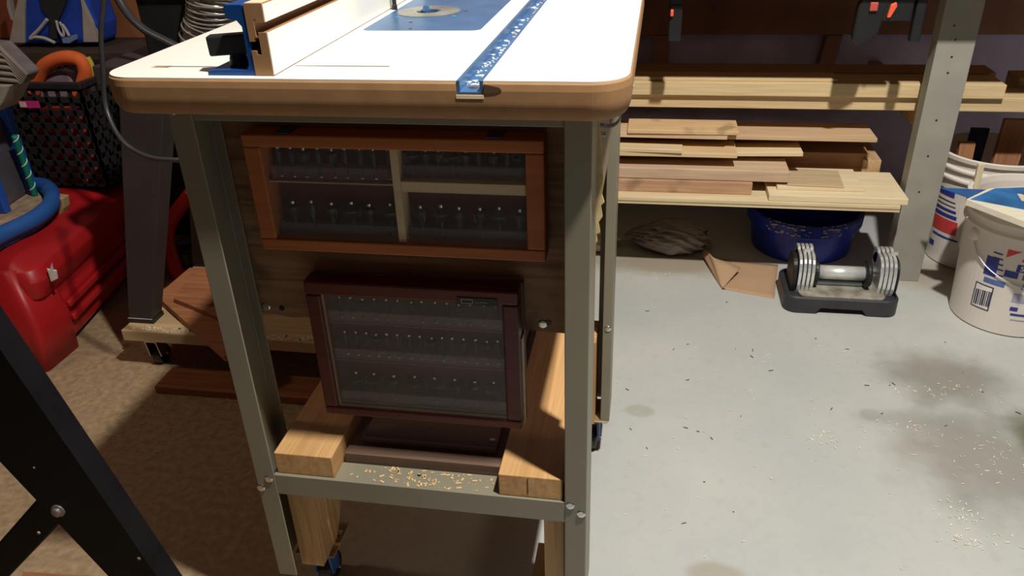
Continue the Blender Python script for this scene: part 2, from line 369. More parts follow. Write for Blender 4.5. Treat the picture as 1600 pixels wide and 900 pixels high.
# aprons under the top and the rails low down
obj('apron', box(LX0 + .005, -.068, LY + .0032, LY + .0055, .866, .8795), grey_paint, rt, .001)
obj('apron', box(LX0 + .005, -.068, 1.39, 1.3925, .846, .8795), grey_paint, rt, .001)
def rail(y, s, nm='cross_rail'):
    pl = [(y, .279), (y, .317), (y + s * .042, .317), (y + s * .042, .3145), (y + s * .0025, .3145), (y + s * .0025, .279)]
    return obj(nm, prism([(LX0 + .030, a, b) for a, b in pl], (.444, 0, 0)), grey_paint, rt, .0008)
r1 = rail(LY + .0005, 1); rail(1.388, -1)
bm = bmesh.new()
p = at(655, 742, z=.3175); obj('hole', lathe([(.003, .3172), (.003, .3176)], (p.x, p.y, 0), 12), black_plastic, r1)
for i in range(90):
    x = random.gauss(-.29, .07); y = random.uniform(.850, .884); s = random.uniform(.001, .004)
    if -.43 < x < -.19: bx(bm, -s, s, -s * .4, s * .4, 0, .0012, M=T(x, y, .3171) @ rotz(random.uniform(0, 3)))
sd = obj('sawdust', bm, plain('sawdust_tan', (.62, .42, .20), .9), r1); sd['kind'] = 'stuff'
# the old plywood board screwed behind the front legs
pb = obj('back_board', prism([(-.5645, .9335, .555), (-.505, .9335, .545), (-.39, .9335, .556), (-.20, .9335, .550), (-.07, .9335, .545), (-.07, .9335, .879), (-.5645, .9335, .879)], (0, .014, 0)), ply, rt)
for px, py in ((415, 480), (848, 507)):
    p = at(px, py, y=.932); bolt(p.x, .9335, p.z, pb)
for px, py in ((440, 482), (857, 505)):
    p = at(px, py, y=.932); obj('hole', cyl((p.x, .9325, p.z), (p.x, .934, p.z), .004), black_plastic, pb)
# right side panel with its torn yellow edge
sp = obj('side_panel', box(-.082, -.068, .936, 1.29, .676, .878), plain('worn_side_panel', (.30, .21, .12), .8), rt)

# torn strip lies on the outer face of the side panel
pts = [(-.0678, .937, .875), (-.0615, .937, .845), (-.0575, .937, .80), (-.055, .937, .765), (-.0565, .937, .752), (-.0535, .937, .742), (-.0575, .937, .738), (-.0555, .937, .722), (-.060, .937, .715), (-.058, .937, .700), (-.0625, .937, .698), (-.0610, .937, .688), (-.0678, .937, .678)]
obj('torn_veneer', prism(pts, (0, .004, 0)), plain('torn_yellow_wood', (.66, .50, .24), .9, 0, .15, 60), sp)
obj('upright_strip', box(-.0975, -.0865, 1.22, 1.29, .12, .60), pine_z, rt, .001)
# the loop of a hose clip on the side
cc = Vector((-.052, .955, .848))
cl = [cc + Vector((.015 * math.cos(t), 0, .013 * math.sin(t))) for t in [PI * (.62 - 1.24 * k / 16) for k in range(17)]]
cl = [Vector((-.0675, .955, cl[0].z))] + cl + [Vector((-.0675, .955, cl[-1].z))]
bm = bmesh.new()
for q0, q1 in zip(cl, cl[1:]):
    d = (q1 - q0).normalized(); nn = Vector((d.z, 0, -d.x))
    hexa([q0 + Vector((0, -.006, 0)), q1 + Vector((0, -.006, 0)), q1 + Vector((0, .006, 0)), q0 + Vector((0, .006, 0))] + [v + nn * .0016 for v in (q0 + Vector((0, -.006, 0)), q1 + Vector((0, -.006, 0)), q1 + Vector((0, .006, 0)), q0 + Vector((0, .006, 0)))], bm)
bmesh.ops.recalc_face_normals(bm, faces=bm.faces[:])
obj('hose_clip', bm, plain('galvanised', (.33, .36, .36), .4, .7), sp)
obj('clip_screw', cyl((-.0675, .955, .826), (-.054, .955, .825), .003, 10), steel, sp)
obj('stop_peg', cyl((X1 - .004, 1.08, at(975, 134, y=1.08).z), (at(984, 134, y=1.08).x, 1.08, at(975, 134, y=1.08).z), .0028, 12), plain('white_plastic_peg', (.75, .74, .68), .5), rt)
# wood blocks carrying the castors, and the castors
def castor(x, y, par, z0=0.0, r=.028, name='castor', hang=.10, fork=blue_plastic):
    c = obj(name, prism([(x - .018, y - .012, r + .004), (x + .018, y - .012, r + .004), (x + .018, y - .02, hang - .003), (x - .018, y - .02, hang - .003)], (0, .03, 0)), fork, par, .002)
    cut(c, [box(x - .0135, x + .0135, y - .05, y + .05, 0, hang - .012)])
    obj('wheel', lathe([(r * .35, -.0115), (r * .9, -.0115), (r, -.008), (r, .008), (r * .9, .0115), (r * .35, .0115)], seg=24, M=frame_m((x, y + .012, r), (0, 1, 0), (0, 0, 1), (1, 0, 0))), black_plastic, c, smooth=False)
    obj('axle', cyl((x - .021, y + .012, r), (x + .021, y + .012, r), .004), steel, c); return c
def leg_block(x0, x1, y0, y1, zt):
    d = .035 if y0 < 1.1 else 0
    return obj('leg_block', prism([(x0, y0, .102), (x0, y1 - d, .102), (x0, y1, .102 + d * 1.2), (x0, y1, zt), (x0, y0, zt)], (x1 - x0, 0, 0)), pine_z, rt, .001)
leg_block(-.5375, -.499, .868, .965, .30); leg_block(-.128, -.0975, .868, .965, .30)
leg_block(-.5375, -.500, 1.30, 1.385, .30); leg_block(-.122, -.0835, 1.30, 1.384, .30)
def plate(x, y):
    pl = obj('castor_plate', box(x - .035, x + .035, y - .04, y + .04, .0985, .1018), plain('brass_plate', (.42, .30, .16), .45, .5), rt, .002)
    obj('bolt', lathe([(.006, .1018), (.006, .106), (.003, .108)], (x + .025, y + .012, 0), 12), steel, pl)
    return castor(x, y - .006, pl, hang=.0985)
plate(-.525, .93); plate(-.118, .93); plate(-.525, 1.35); plate(-.092, 1.35)

# ------------------------------------------------------------------ fence
fe = thing('router_fence', 'blue and brown router fence standing across the cream tabletop', 'fence', (-.44, 1.12, ZT + .0003))
FZ0, FZ1, FY0, FY1 = ZT + .0004, 1.001, .830, 1.46
xa, xb = -.4375, -.4165
h = FZ1 - FZ0
prof = [(xa, 0), (xb, 0), (xb, h - .030), (xb - .0095, h - .030), (xb - .0095, h - .034), (xb - .0125, h - .034), (xb - .0125, h - .016), (xb - .0095, h - .016), (xb - .0095, h - .0195), (xb, h - .0195), (xb, h), (xa, h),
        (xa, .037), (xa + .006, .037), (xa + .006, .041), (xa + .0115, .041), (xa + .0115, .023), (xa + .006, .023), (xa + .006, .027), (xa, .027)]
obj('fence_board', prism([(x, FY0, FZ0 + z) for x, z in prof], (0, FY1 - FY0, 0)), mdf, fe)
for n_, (z0, z1) in enumerate(((FZ0 + .001, FZ1 - .0305), (FZ1 - .019, FZ1 - .001))):
    obj('white_face', box(xb + .0001, xb + .0012, FY0 + .0005, FY1, z0, z1), laminate, fe)
obj('board_top_strip', box(xa + .001, xb - .001, FY0 + .0005, FY1, FZ1 + .00005, FZ1 + .0008), plain('pale_mdf_top', (.72, .55, .36), .7), fe)
# aluminium extrusion behind the board
xe = xa - .0003
pr = [(xe, 0), (xe, h - .002), (xe - .004, h - .001), (xe - .022, h - .001), (xe - .025, h - .006), (xe - .022, h - .016), (xe - .012, h - .017), (xe - .0065, h - .024), (xe - .0065, .012), (xe - .010, .006), (xe - .056, .005), (xe - .058, .003), (xe - .058, 0)]
obj('extrusion', prism([(x, FY0 + .001, FZ0 + z) for x, z in pr], (0, FY1 - FY0 - .002, 0)), blue_alu, fe, .0006)
kn = obj('clamp_stem', lathe([(.011, 0), (.010, .008), (.0085, .014)], (xe - .032, .858, FZ0 + .0052), 20), black_plastic, fe)
bm = box(-.024, .022, -.009, .009, 0, .022, M=T(xe - .038, .858, FZ0 + .018) @ Matrix.Rotation(-.03, 4, 'Y') @ rotz(.25))
obj('clamp_handle', bm, black_plastic, kn, .002)
obj('t_bolt', lathe([(.008, 0), (.008, .0015)], (xe - .032, .858, FZ0 + .0052), 16), steel, kn)

# ------------------------------------------------------------------ timbers on the lower rails
ZR = .3172
def timber(name, x0, x1, y0, y1, z0, z1, m, label, bev=.0015, rz=0, ry=0, grp=None, cat='board', pre=None):
    bm = box(-(x1 - x0) / 2, (x1 - x0) / 2, -(y1 - y0) / 2, (y1 - y0) / 2, 0, z1 - z0)
    if ry: bm.transform(Matrix.Rotation(ry, 4, 'Y') @ T((x1 - x0) / 2, 0, 0)); bm.transform(T(-(x1 - x0) / 2, 0, 0))
    if rz: bm.transform(rotz(rz))
    bm.transform(T((x0 + x1) / 2, (y0 + y1) / 2, z0))
    return tag(obj(name, bm, m, None, bev), label, cat, grp)
timber('timber_stud', -.5335, -.442, .851, 1.386, ZR, .356, pine_y, 'short pine stud lying left on the lower rails of the router table')
o = timber('timber_stud', -.190, -.098, .849, 1.386, ZR, .356, pine_y, 'short pine stud lying right on the lower rails, end split')
obj('end_split', box(-.148, -.1468, .8482, .852, .325, .352), plain('split_dark', (.05, .025, .01), .9), o)
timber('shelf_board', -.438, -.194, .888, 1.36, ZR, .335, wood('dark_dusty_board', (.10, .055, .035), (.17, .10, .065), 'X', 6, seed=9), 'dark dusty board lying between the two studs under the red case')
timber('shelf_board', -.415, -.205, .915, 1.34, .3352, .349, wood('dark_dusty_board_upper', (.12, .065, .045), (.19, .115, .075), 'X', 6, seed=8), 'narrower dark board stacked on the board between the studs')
timber('wood_strip', -.4445, -.4300, .96, 1.18, .3565, .368, tan_ply, 'thin pale strip on the left stud beneath the red case', rz=-.12)
o = tag(obj('paper_tag', box(-.178, -.170, .898, .903, .3492, .3502, M=T(-.04, .03, 0)), plain('white_paper', (.8, .78, .72), .8)), 'tiny white paper scrap on the dark board under the red case', 'scrap')

# ------------------------------------------------------------------ display cases of router bits
acrylic = glass('hazy_acrylic', (.40, .38, .44), .30, .25)
pane_m = glass('dusty_pane', (.45, .42, .42), .06, .10)
def bit_proto(kind):
    t = thing('router_bit', 'x', 'router bit')
    obj('shank', lathe([(.0024, 0), (.0032, .001), (.0032, .021)], seg=12), dark_steel, t, local=True)
    obj('shank_end', lathe([(.0036, -.0012), (.0040, 0), (.0036, .0022)], seg=12), steel, t, local=True)
    if kind == 0: pr = [(.003, .021), (.0045, .022), (.0045, .036), (.0035, .040), (.002, .041)]
    elif kind == 1: pr = [(.003, .021), (.0052, .023), (.009, .031), (.0088, .036), (.0045, .038), (.003, .039)]
    else: pr = [(.003, .021), (.004, .023), (.012, .032), (.0122, .034), (.006, .039), (.003, .041)]
    cutr = lathe(pr, seg=16)
    z = pr[-1][1]
    for s in (0, PI): bx(cutr, .002, pr[2][0] + .001, -.0012, .0012, .023, z - .003, M=rotz(s))
    obj('cutter', cutr, dark_steel if kind else plain('blue_grey_cutter', (.05, .06, .10), .4, .4), t, local=True)
    obj('bearing', lathe([(.0032, z), (.0032, z + .0035), (.0016, z + .0042)], seg=12), steel, t, local=True)
    return t
protos = [None, None, None]
def place_bit(kind, loc, label, group, scale=1.0):
    if protos[kind] is None:
        protos[kind] = bit_proto(kind); t = protos[kind]; t.location = loc; t['label'] = label; t['group'] = group
    else: t = dup(protos[kind], loc, label, group, random.uniform(0, 3))
    t.scale = (scale, scale, scale); return t

# upper case, orange frame
CF, CB = .892, .9330
c1 = thing('display_case', 'wide orange framed glass case of router bits hung under the tabletop', 'display case', (-.3, .89, .70))
A, Bc, D, E = at(373, 212, y=CF), at(850, 218, y=CF), at(852, 410, y=CF), at(412, 390, y=CF)
x0, x1 = (A.x + E.x) / 2, (Bc.x + D.x) / 2; z0, z1 = (D.z + E.z) / 2, (A.z + Bc.z) / 2
def case_frame(par, x0, x1, z0, z1, yf, yb, rw, tw, m, bev=.002):
    bm = bmesh.new()
    bx(bm, x0, x1, yf, yb, z0, z0 + tw); bx(bm, x0, x1, yf, yb, z1 - tw, z1); bx(bm, x0, x0 + rw, yf, yb, z0 + tw, z1 - tw); bx(bm, x1 - rw, x1, yf, yb, z0 + tw, z1 - tw)
    return obj('frame', bm, m, par, bev)
case_frame(c1, x0, x1, z0, z1, CF, CB - .0065, .023, .0165, case_orange)
obj('back_panel', box(x0 + .002, x1 - .002, CB - .006, CB - .0005, z0 + .002, z1 - .002), plain('maroon_lining', (.11, .022, .020), .8), c1)
obj('glass_door', box(x0 + .0232, x1 - .0232, CF + .002, CF + .0045, z0 + .0167, z1 - .0167), pane_m, c1)
ix0, ix1, iz0, iz1 = x0 + .0235, x1 - .0235, z0 + .017, z1 - .017
mx_ = at(622, 300, y=CF + .008).x
obj('divider', box(mx_ - .005, mx_ + .005, CF + .006, CB - .008, iz0, iz1), pale_ply, c1)
def rack(x0, x1, z, par, y0=None, y1=None, th=.004, front=.012, m=None):
    y0 = y0 or CF + .018; y1 = y1 or CB - .008
    bm = box(x0, x1, y0, y1, z, z + th); bx(bm, x0, x1, y0, y0 + .003, z - front, z)
    return obj('rack', bm, m or acrylic, par)
zA = at(500, 268, y=.905).z; zB = at(500, 356, y=.905).z
zC = at(720, 284, y=CF + .012).z
rack(ix0, mx_ - .0055, zA, c1); rack(ix0, mx_ - .0055, zB, c1, front=.010)
obj('case_shelf', box(mx_ + .0055, ix1, CF + .006, CB - .008, zC - .0135, zC), pale_ply, c1)
rack(mx_ + .0055, ix1, zC + .014, c1, front=.012); rack(mx_ + .0055, ix1, zB, c1, front=.010)
obj('lower_ledge', box(ix0, mx_ - .0055, CF + .008, CF + .017, zA - .0145, zA - .0125), plain('tarnished_strip', (.45, .33, .20), .5, .3), c1)
def row(n, xa, xb, z, y, kinds, label, group, sc=1.0, jit=.0015):
    for i in range(n):
        x = xa + (xb - xa) * (i + .5) / n + random.uniform(-jit, jit)
        k_ = kinds[i % len(kinds)]; ORD = ['leftmost', 'second', 'third', 'fourth', 'fifth', 'sixth', 'seventh', 'eighth', 'ninth', 'tenth', 'eleventh', 'twelfth', 'thirteenth', 'fourteenth', 'fifteenth']
        place_bit(k_, (x, y, z), ('leftmost ' if i == 0 else 'rightmost ' if i == n - 1 else '') + ('slim ', 'flared ', 'wide ')[k_] + 'router bit' + ('' if i in (0, n - 1) else ', %s from the left' % ORD[i]) + ' in ' + label, group, sc)
row(9, ix0, mx_ - .006, zA - .011, .917, [0, 0, 1, 0, 1, 0, 0, 0, 0], 'the upper left rack of the orange case', 'bits in the upper left rack of the orange case', .9)
row(6, ix0 + .006, mx_ - .006, zB - .010, .917, [1, 0, 1, 2, 1, 2], 'the lower left rack of the orange case', 'bits in the lower left rack of the orange case', 1.0)
row(9, mx_ + .008, ix1, zC + .0010, .917, [2, 1, 1, 2, 1, 0, 1, 0, 2], 'the upper right rack above the pale shelf', 'bits in the upper right rack of the orange case', .85)
row(6, mx_ + .010, ix1, zB - .010, .917, [1, 2, 1, 1, 2, 1], 'the lower right rack under the pale shelf', 'bits in the lower right rack of the orange case', 1.0)
for px in (455, 778):
    p = at(px, 203 if px < 600 else 208, y=.925); obj('hinge', box(p.x - .010, p.x + .010, .895, .9265, z1 + .0002, z1 + .002), plain('bluish_hinge', (.10, .14, .22), .4, .6), c1)

# lower case, dark red frame, hangs on the board and reaches below it
c2 = thing('display_case', 'dark red framed hazy glass case of router bits below the orange one', 'display case', (-.285, .88, .44))
YF = .896; YB = .9330
A, Bc, D, E = at(476, 447, y=YF), at(812, 449, y=YF), at(812, 668, y=YF), at(508, 650, y=YF)
x0, x1 = (A.x + E.x) / 2, (Bc.x + D.x) / 2; z0, z1 = (D.z + E.z) / 2, (A.z + Bc.z) / 2
bm = bmesh.new(); rw, tw = .0215, .0150
bx(bm, x0, x1, YF, YB - .009, z0, z0 + tw); bx(bm, x0, x1, YF, YB - .009, z1 - tw - .006, z1); bx(bm, x0, x0 + rw, YF, YB - .009, z0 + tw, z1 - tw - .006); bx(bm, x1 - rw, x1, YF, YB - .009, z0 + tw, z1 - tw - .006)
obj('frame', bm, case_red, c2, .003)
obj('back_panel', box(x0 + .001, x1 + .003, YB - .0085, YB - .0005, z0 - .001, z1 - .001), plain('brown_lining', (.15, .085, .055), .8), c2)
obj('edge_strip', box(x1 + .0002, x1 + .0022, YF + .012, YB - .0087, z0, .549), tan_ply, c2)
jx0, jx1, jz0, jz1 = x0 + rw + .0003, x1 - rw - .0003, z0 + tw, z1 - tw - .0062
obj('glass_door', box(jx0, jx1, YF + .002, YF + .0042, jz0 + .0003, jz1), glass('hazy_case_pane', (.30, .25, .23), .22, .2), c2)
bm = bmesh.new(); t = .003
bx(bm, jx0, jx0 + t, YF + .0045, YF + .0058, jz0, jz1); bx(bm, jx0 + t, jx1, YF + .0045, YF + .0058, jz0, jz0 + t)
obj('inner_lining', bm, plain('tan_lining', (.50, .33, .18), .7), c2)
lev = [at(650, py, y=.905).z for py in (497, 556, 622)]
for i, z in enumerate(lev):
    obj('rack', box(jx0 + .004, jx1 - .001, .9065, YB - .009, z, z + .004), acrylic, c2)
    obj('rack_front', box(jx0 + .004, jx1 - .001, .9040, .9064, z - .013, z + .004), acrylic, c2)
    obj('rack_edge', box(jx0 + .004, jx1 - .001, .9022, .9038, z - .0138, z - .0128), plain('pale_edge', (.42, .33, .24), .5), c2)
nm = ['top', 'middle', 'bottom']
for i, (n, sc, kd) in enumerate(((14, .75, [0, 0, 1, 0]), (15, .9, [0, 0, 0, 1, 0]), (8, 1.0, [2, 2, 1, 2]))):
    row(n, jx0 + .01, jx1 - .004, lev[i] - .012, .917, kd, 'the %s rack of the dark red case' % nm[i], 'bits in the %s rack of the dark red case' % nm[i], sc)
# small black name plate with a pale outlined mark and a smudged pale word
p0, p1 = at(713, 463, y=YF), at(778, 479, y=YF)
npz = (p0.z + p1.z) / 2; npx0, npx1 = p0.x, min(p1.x, x1 - .004)
lb = obj('name_plate', box(npx0, npx1, YF - .0012, YF - .0001, npz - .0055, npz + .0055), black_plastic, c2)
bm = bmesh.new(); u0, u1, v0, v1 = npx0 + .006, npx0 + .0225, npz - .0035, npz + .0035
for a_ in ((u0, u1, v0, v0 + .0009), (u0, u1, v1 - .0009, v1), (u0, u0 + .0012, v0, v1), (u1 - .0008, u1, v0, v1)): bx(bm, a_[0], a_[1], YF - .0017, YF - .00125, a_[2], a_[3])
obj('outlined_mark', bm, plain('pale_print', (.42, .42, .38), .5), lb)
bm = bmesh.new()
for k in range(7):
    hgt = (.0018, .0022, .0016, .0030, .0020, .0026, .0016)[k]; bx(bm, u1 + .002 + k * .0027, u1 + .0040 + k * .0027, YF - .0015, YF - .00125, npz - .002, npz - .002 + hgt)
obj('smudged_word', bm, plain('faded_print', (.16, .15, .14), .6), lb)

# ------------------------------------------------------------------ workbench over the shelves, its post and boards standing in for wall shade
wb = thing('workbench', 'grey wooden workbench post and dark shade boards above the lumber shelf', 'workbench', (.8, 2.5, 0))
grey_wood = plain('grey_painted_wood', (.30, .28, .235), .7, 0, .07, 14, bump=.1)
BX0 = .703
post = obj('post', box(BX0, .793, 2.21, 2.262, 0, .868), grey_wood, wb, .0015)
for px, py in ((1491, 40), (1493, 62), (1487, 89), (1481, 114), (1463, 188), (1450, 244), (1436, 300)):
    p = at(px, py, y=2.21); obj('nail_hole', cyl((p.x, 2.2095, p.z), (p.x, 2.211, p.z), .0028, 10), black_plastic, post)
obj('worktop', box(-.76, 2.2, 2.05, 2.88, .87, .905), brown_wood, wb, .002)
bb = obj('rear_shade', box(-.76, 2.2, 2.84, 2.87, .578, .868), brown_shade, wb)  # dark sheet in place of the worktop's shade on the wall
for px0, px1, sk in ((1020, 1045, .0), (1282, 1306, .012)):  # brown strips in place of the clamp shadows on the wall
    a_, b_ = at(px0, 85, y=2.84), at(px1, 85, y=2.84); obj('clamp_shadow', prism([(a_.x + sk, 2.835, .576), (b_.x + sk, 2.835, .576), (b_.x - sk, 2.835, .40), (a_.x - sk, 2.835, .40)], (0, .055, 0)), brown_shade, wb)
obj('rear_post', box(-.74, -.65, 2.21, 2.262, 0, .868), grey_wood, wb, .0015)
obj('rear_post', box(2.08, 2.17, 2.21, 2.262, 0, .868), grey_wood, wb, .0015)
# cleats from the post to the wall carry the long beams and the shelf
for z in (.437,):
    for x in (.735, -.68, 2.1): obj('cleat', box(x - .02, x + .02, 2.263, 2.895, z, z + .0425), brown_wood, wb)
for x in (.640, -.58): obj('cleat', box(x - .02, x + .02, 2.263 if x < 0 else 2.30, 2.84, .213, .2515), brown_wood, wb)

# long pine beams, right ones longer
grain = plain('clean_pine_face', (.66, .48, .26), .6, 0, .06, 5)
timber('pine_beam', -.75, 1.35, 2.30, 2.40, .4798, .5185, pine, 'lower and longer pine beam lying behind the grey post', cat='beam')
timber('pine_beam', -.75, .922, 2.285, 2.395, .519, .5565, wood('pine_b', (.58, .41, .21), (.72, .54, .30), 'X', 7, seed=11), 'upper pine beam on the longer one, its end right of the grey post', cat='beam')
timber('pine_beam', -.75, .935, 2.405, 2.50, .4798, .560, wood('pine_c', (.40, .24, .13), (.50, .32, .18), 'X', 7, seed=12), 'darker beam behind the two pale pine beams', cat='beam')
timber('pine_beam', 1.00, 1.55, 2.41, 2.50, .4798, .545, wood('pine_d', (.46, .28, .14), (.56, .37, .2), 'X', 7, seed=13), 'short beam behind the pale ones at the far right', cat='beam')
timber('wood_strip', -.60, .50, 2.30, 2.372, .5568, .565, pine, 'thin pine strip on top of the upper pale beam')

# lower shelf and the boards on it
sh = timber('lumber_shelf', -.60, .672, 2.12, 2.80, .252, .271, pale_ply, 'pale plywood shelf low under the workbench carrying loose boards', bev=.0008, cat='shelf')
obj('ply_layer', box(-.60, .6715, 2.1195, 2.1205, .2585, .2625), plain('ply_glue_line', (.34, .23, .12), .8), sh)
G = None
timber('board', -.60, .288, 2.165, 2.27, .2715, .3065, wood('b1', (.40, .22, .13), (.52, .31, .18), 'X', 7, seed=21, knots=.5), 'lowest brown board with an angled end on the left of the shelf')
timber('board', .33, .690, 2.125, 2.33, .2715, .2895, wood('b2', (.68, .54, .33), (.78, .64, .42), 'X', 5, seed=22), 'wide pale board at the right end of the shelf')
timber('board', .355, .585, 2.165, 2.325, .2897, .2985, wood('b3', (.66, .52, .32), (.76, .63, .42), 'X', 5, seed=23), 'pale board stacked on the wide pale one')
timber('plywood_offcut', .385, .535, 2.17, 2.30, .2987, .3035, tan_ply, 'square tan plywood offcut on top of the pale boards', rz=-.06)
timber('board', -.60, .385, 2.175, 2.285, .3070, .3400, wood('b4', (.46, .31, .20), (.60, .43, .28), 'X', 7, seed=24), 'thick greyish board above the lowest brown one', bev=.003)
timber('board', -.60, .425, 2.235, 2.33, .3410, .3530, wood('b5', (.66, .50, .28), (.78, .62, .38), 'X', 7, seed=25), 'thin pale board with a dark knot on the thick greyish one', rz=.012, ry=-.020)
timber('board', -.60, .24, 2.18, 2.30, .3720, .3840, wood('b6', (.56, .38, .20), (.70, .50, .28), 'X', 7, seed=26), 'tan plank with a slanting end in the middle of the stack', rz=.004)
timber('board', -.60, .090, 2.185, 2.235, .3845, .3950, wood('b7', (.60, .44, .25), (.72, .55, .33), 'X', 7, seed=27), 'short thin strip near the top of the stack on the left', rz=-.03)
timber('board', -.20, .213, 2.225, 2.32, .4115, .4250, wood('b8', (.54, .37, .22), (.66, .48, .3), 'X', 7, seed=28), 'short tan board just under the topmost board', rz=-.015)
timber('board', -.066, .242, 2.22, 2.33, .4255, .4365, wood('b9', (.56, .36, .18), (.68, .46, .25), 'X', 7, seed=29, knots=.6), 'topmost short board of the stack with a knot')
timber('board', -.10, .620, 2.262, 2.40, .4000, .4110, wood('b10', (.50, .33, .19), (.62, .43, .26), 'X', 7, seed=30), 'long tan board sticking out right near the top of the stack')
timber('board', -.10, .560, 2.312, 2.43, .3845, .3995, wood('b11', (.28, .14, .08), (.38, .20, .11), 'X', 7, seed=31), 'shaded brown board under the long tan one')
timber('board', -.10, .632, 2.36, 2.46, .2715, .3350, wood('b12', (.30, .15, .08), (.42, .23, .12), 'X', 7, seed=32), 'upright brown board at the back right of the shelf')
timber('board', .615, .665, 2.345, 2.62, .2715, .3200, wood('b13', (.46, .28, .14), (.58, .38, .2), 'Y', 7, seed=33), 'short block at the right back end of the shelf')
timber('spacer_block', -.55, -.12, 2.335, 2.44, .3355, .3995, brown_wood, 'dark packing block behind the boards at the left of the shelf')
timber('spacer_block', -.10, .22, 2.345, 2.44, .3355, .3840, brown_wood, 'dark packing block behind the boards near the middle of the shelf')

# bar clamps hanging under the bench
def bar_clamp(x, y, z0, z1, label, wide):
    c = thing('bar_clamp', label, 'clamp', (x, y, z0))
    obj('bar', box(x - .007, x + .007, y - .003, y + .003, z0 + .02, z1), plain('blue_steel_bar', (.03, .04, .10), .4, .5), c)
    if wide:
        obj('handle', prism([(x - .045, y - .014, z0 + .02), (x - .030, y - .014, z0), (x + .015, y - .014, z0 + .03), (x + .03, y - .014, z0 + .12), (x + .02, y - .014, z1 - .012), (x - .03, y - .014, z1 - .012), (x - .042, y - .014, z0 + .09)], (0, .028, 0)), black_plastic, c, .006)
    else:
        obj('handle', box(x - .016, x + .016, y - .012, y + .012, z0, z0 + .09), black_plastic, c, .003)
    return c
org = plain('orange_rubber', (.85, .12, .05), .5)
c = bar_clamp(.047, 2.14, .700, .869, 'slim blue barred clamp hanging under the bench nearest the router table', False)
p = at(1050, 20, y=2.125); obj('orange_button', box(p.x - .004, p.x + .004, 2.118, 2.13, p.z - .008, p.z + .008), org, c, .002)
obj('clamp_body', box(p.x - .008, .062, 2.130, 2.152, p.z - .02, .868), black_plastic, c, .003)
c = bar_clamp(.520, 2.13, .690, .869, 'wide black clamp with orange buttons hanging beside the grey post', True)
p = at(1365, 10, y=2.115); obj('orange_button', box(p.x - .009, p.x + .009, 2.108, 2.118, p.z - .010, p.z + .010), plain('dull_red_rubber', (.55, .08, .06), .5), c, .002)
p = at(1394, 15, y=2.115)
obj('clamp_body', box(.53, .605, 2.117, 2.143, .75, .868), black_plastic, c, .005)
obj('orange_lever', prism([(p.x - .010, 2.108, p.z - .018), (p.x - .002, 2.108, p.z - .018), (p.x + .009, 2.108, p.z + .008), (p.x + .006, 2.108, p.z + .018), (p.x - .006, 2.108, p.z + .012)], (0, .010, 0)), org, c, .002)
obj('jaw', box(.610, .634, 2.118, 2.142, .70, .868), black_plastic, c, .004)

# ------------------------------------------------------------------ dumbbell on its tray
db = thing('dumbbell', 'chrome plated adjustable dumbbell in a charcoal tray on the floor', 'dumbbell', (.535, 2.06, 0))
tray_pts = rounded(.386, .684, 1.985, 2.165, .035)
tray = obj('tray', prism([(x, y, .0) for x, y in tray_pts], (0, 0, .050)), charcoal, db, .004)
cut(tray, [prism([(.462, 1.95, -.01), (.610, 1.95, -.01), (.590, 1.95, .018), (.482, 1.95, .018)], (0, .3, 0)),
           prism([(x, y, .042) for x, y in rounded(.392, .678, 1.991, 2.159, .03)], (0, 0, .02))])
obj('tray_insert', prism([(x, y, .0425) for x, y in rounded(.425, .650, 2.000, 2.150, .02)], (0, 0, .006)), plain('dusty_insert', (.28, .25, .20), .8, 0, .5, 25), db, .002)
def oval(cy, cz, hw, hh, n=28, p=2.6):
    out = []
    for k in range(n):
        a = 2 * PI * k / n; c_, s_ = math.cos(a), math.sin(a); out.append((cy + hw * math.copysign(abs(c_) ** (2 / p), c_), cz + hh * math.copysign(abs(s_) ** (2 / p), s_)))
    return out
AY, AZ = 2.070, .088
def wplate(x, hw, hh, th=.0085, notch=True, m=chrome, nm='weight_plate'):
    pl = oval(AY, AZ, hw, hh)
    obj(nm, prism([(x, y, z) for y, z in pl], (th, 0, 0)), m, db, .0018)
for i in range(4):
    hh = .065 - .002 * abs(i - 1.5)
    wplate(.418 + i * .0112, .052, hh); wplate(.627 + i * .0112, .052, hh)
    for x in (.418 + i * .0112, .627 + i * .0112):
        obj('upper_lug', prism([(x, y, z) for y, z in oval(AY + .030, AZ + .046, .022, .022, 18)], (.0085, 0, 0)), chrome, db, .0015)
for x, s in ((.463, 1), (.613, -1)):
    obj('collar', lathe([(.036, 0), (.038, .004), (.038, .010), (.032, .014)], seg=28, M=frame_m((x, AY, AZ), (0, s, 0), (0, 0, 1), (s, 0, 0))), black_plastic, db)
for x in (.403, .672): obj('end_plate', prism([(x, y, z) for y, z in oval(AY, AZ - .002, .046, .056)], (.013 if x < .5 else .006, 0, 0)), black_plastic, db, .002)
obj('grip', cyl((.476, AY, AZ), (.600, AY, AZ), .0195, 24), plain('worn_chrome_grip', (.80, .80, .77), .35, .45, .1, 40), db, smooth=True)
obj('guide_bar', box(.476, .600, AY - .006, AY + .018, AZ - .038, AZ - .022), plain('grey_bar', (.20, .24, .24), .4, .4), db, .003)
for x in (.440, .665): obj('selector_pin', cyl((x - .008, AY - .004, AZ + .064), (x + .008, AY - .004, AZ + .067), .006, 12), chrome, db)

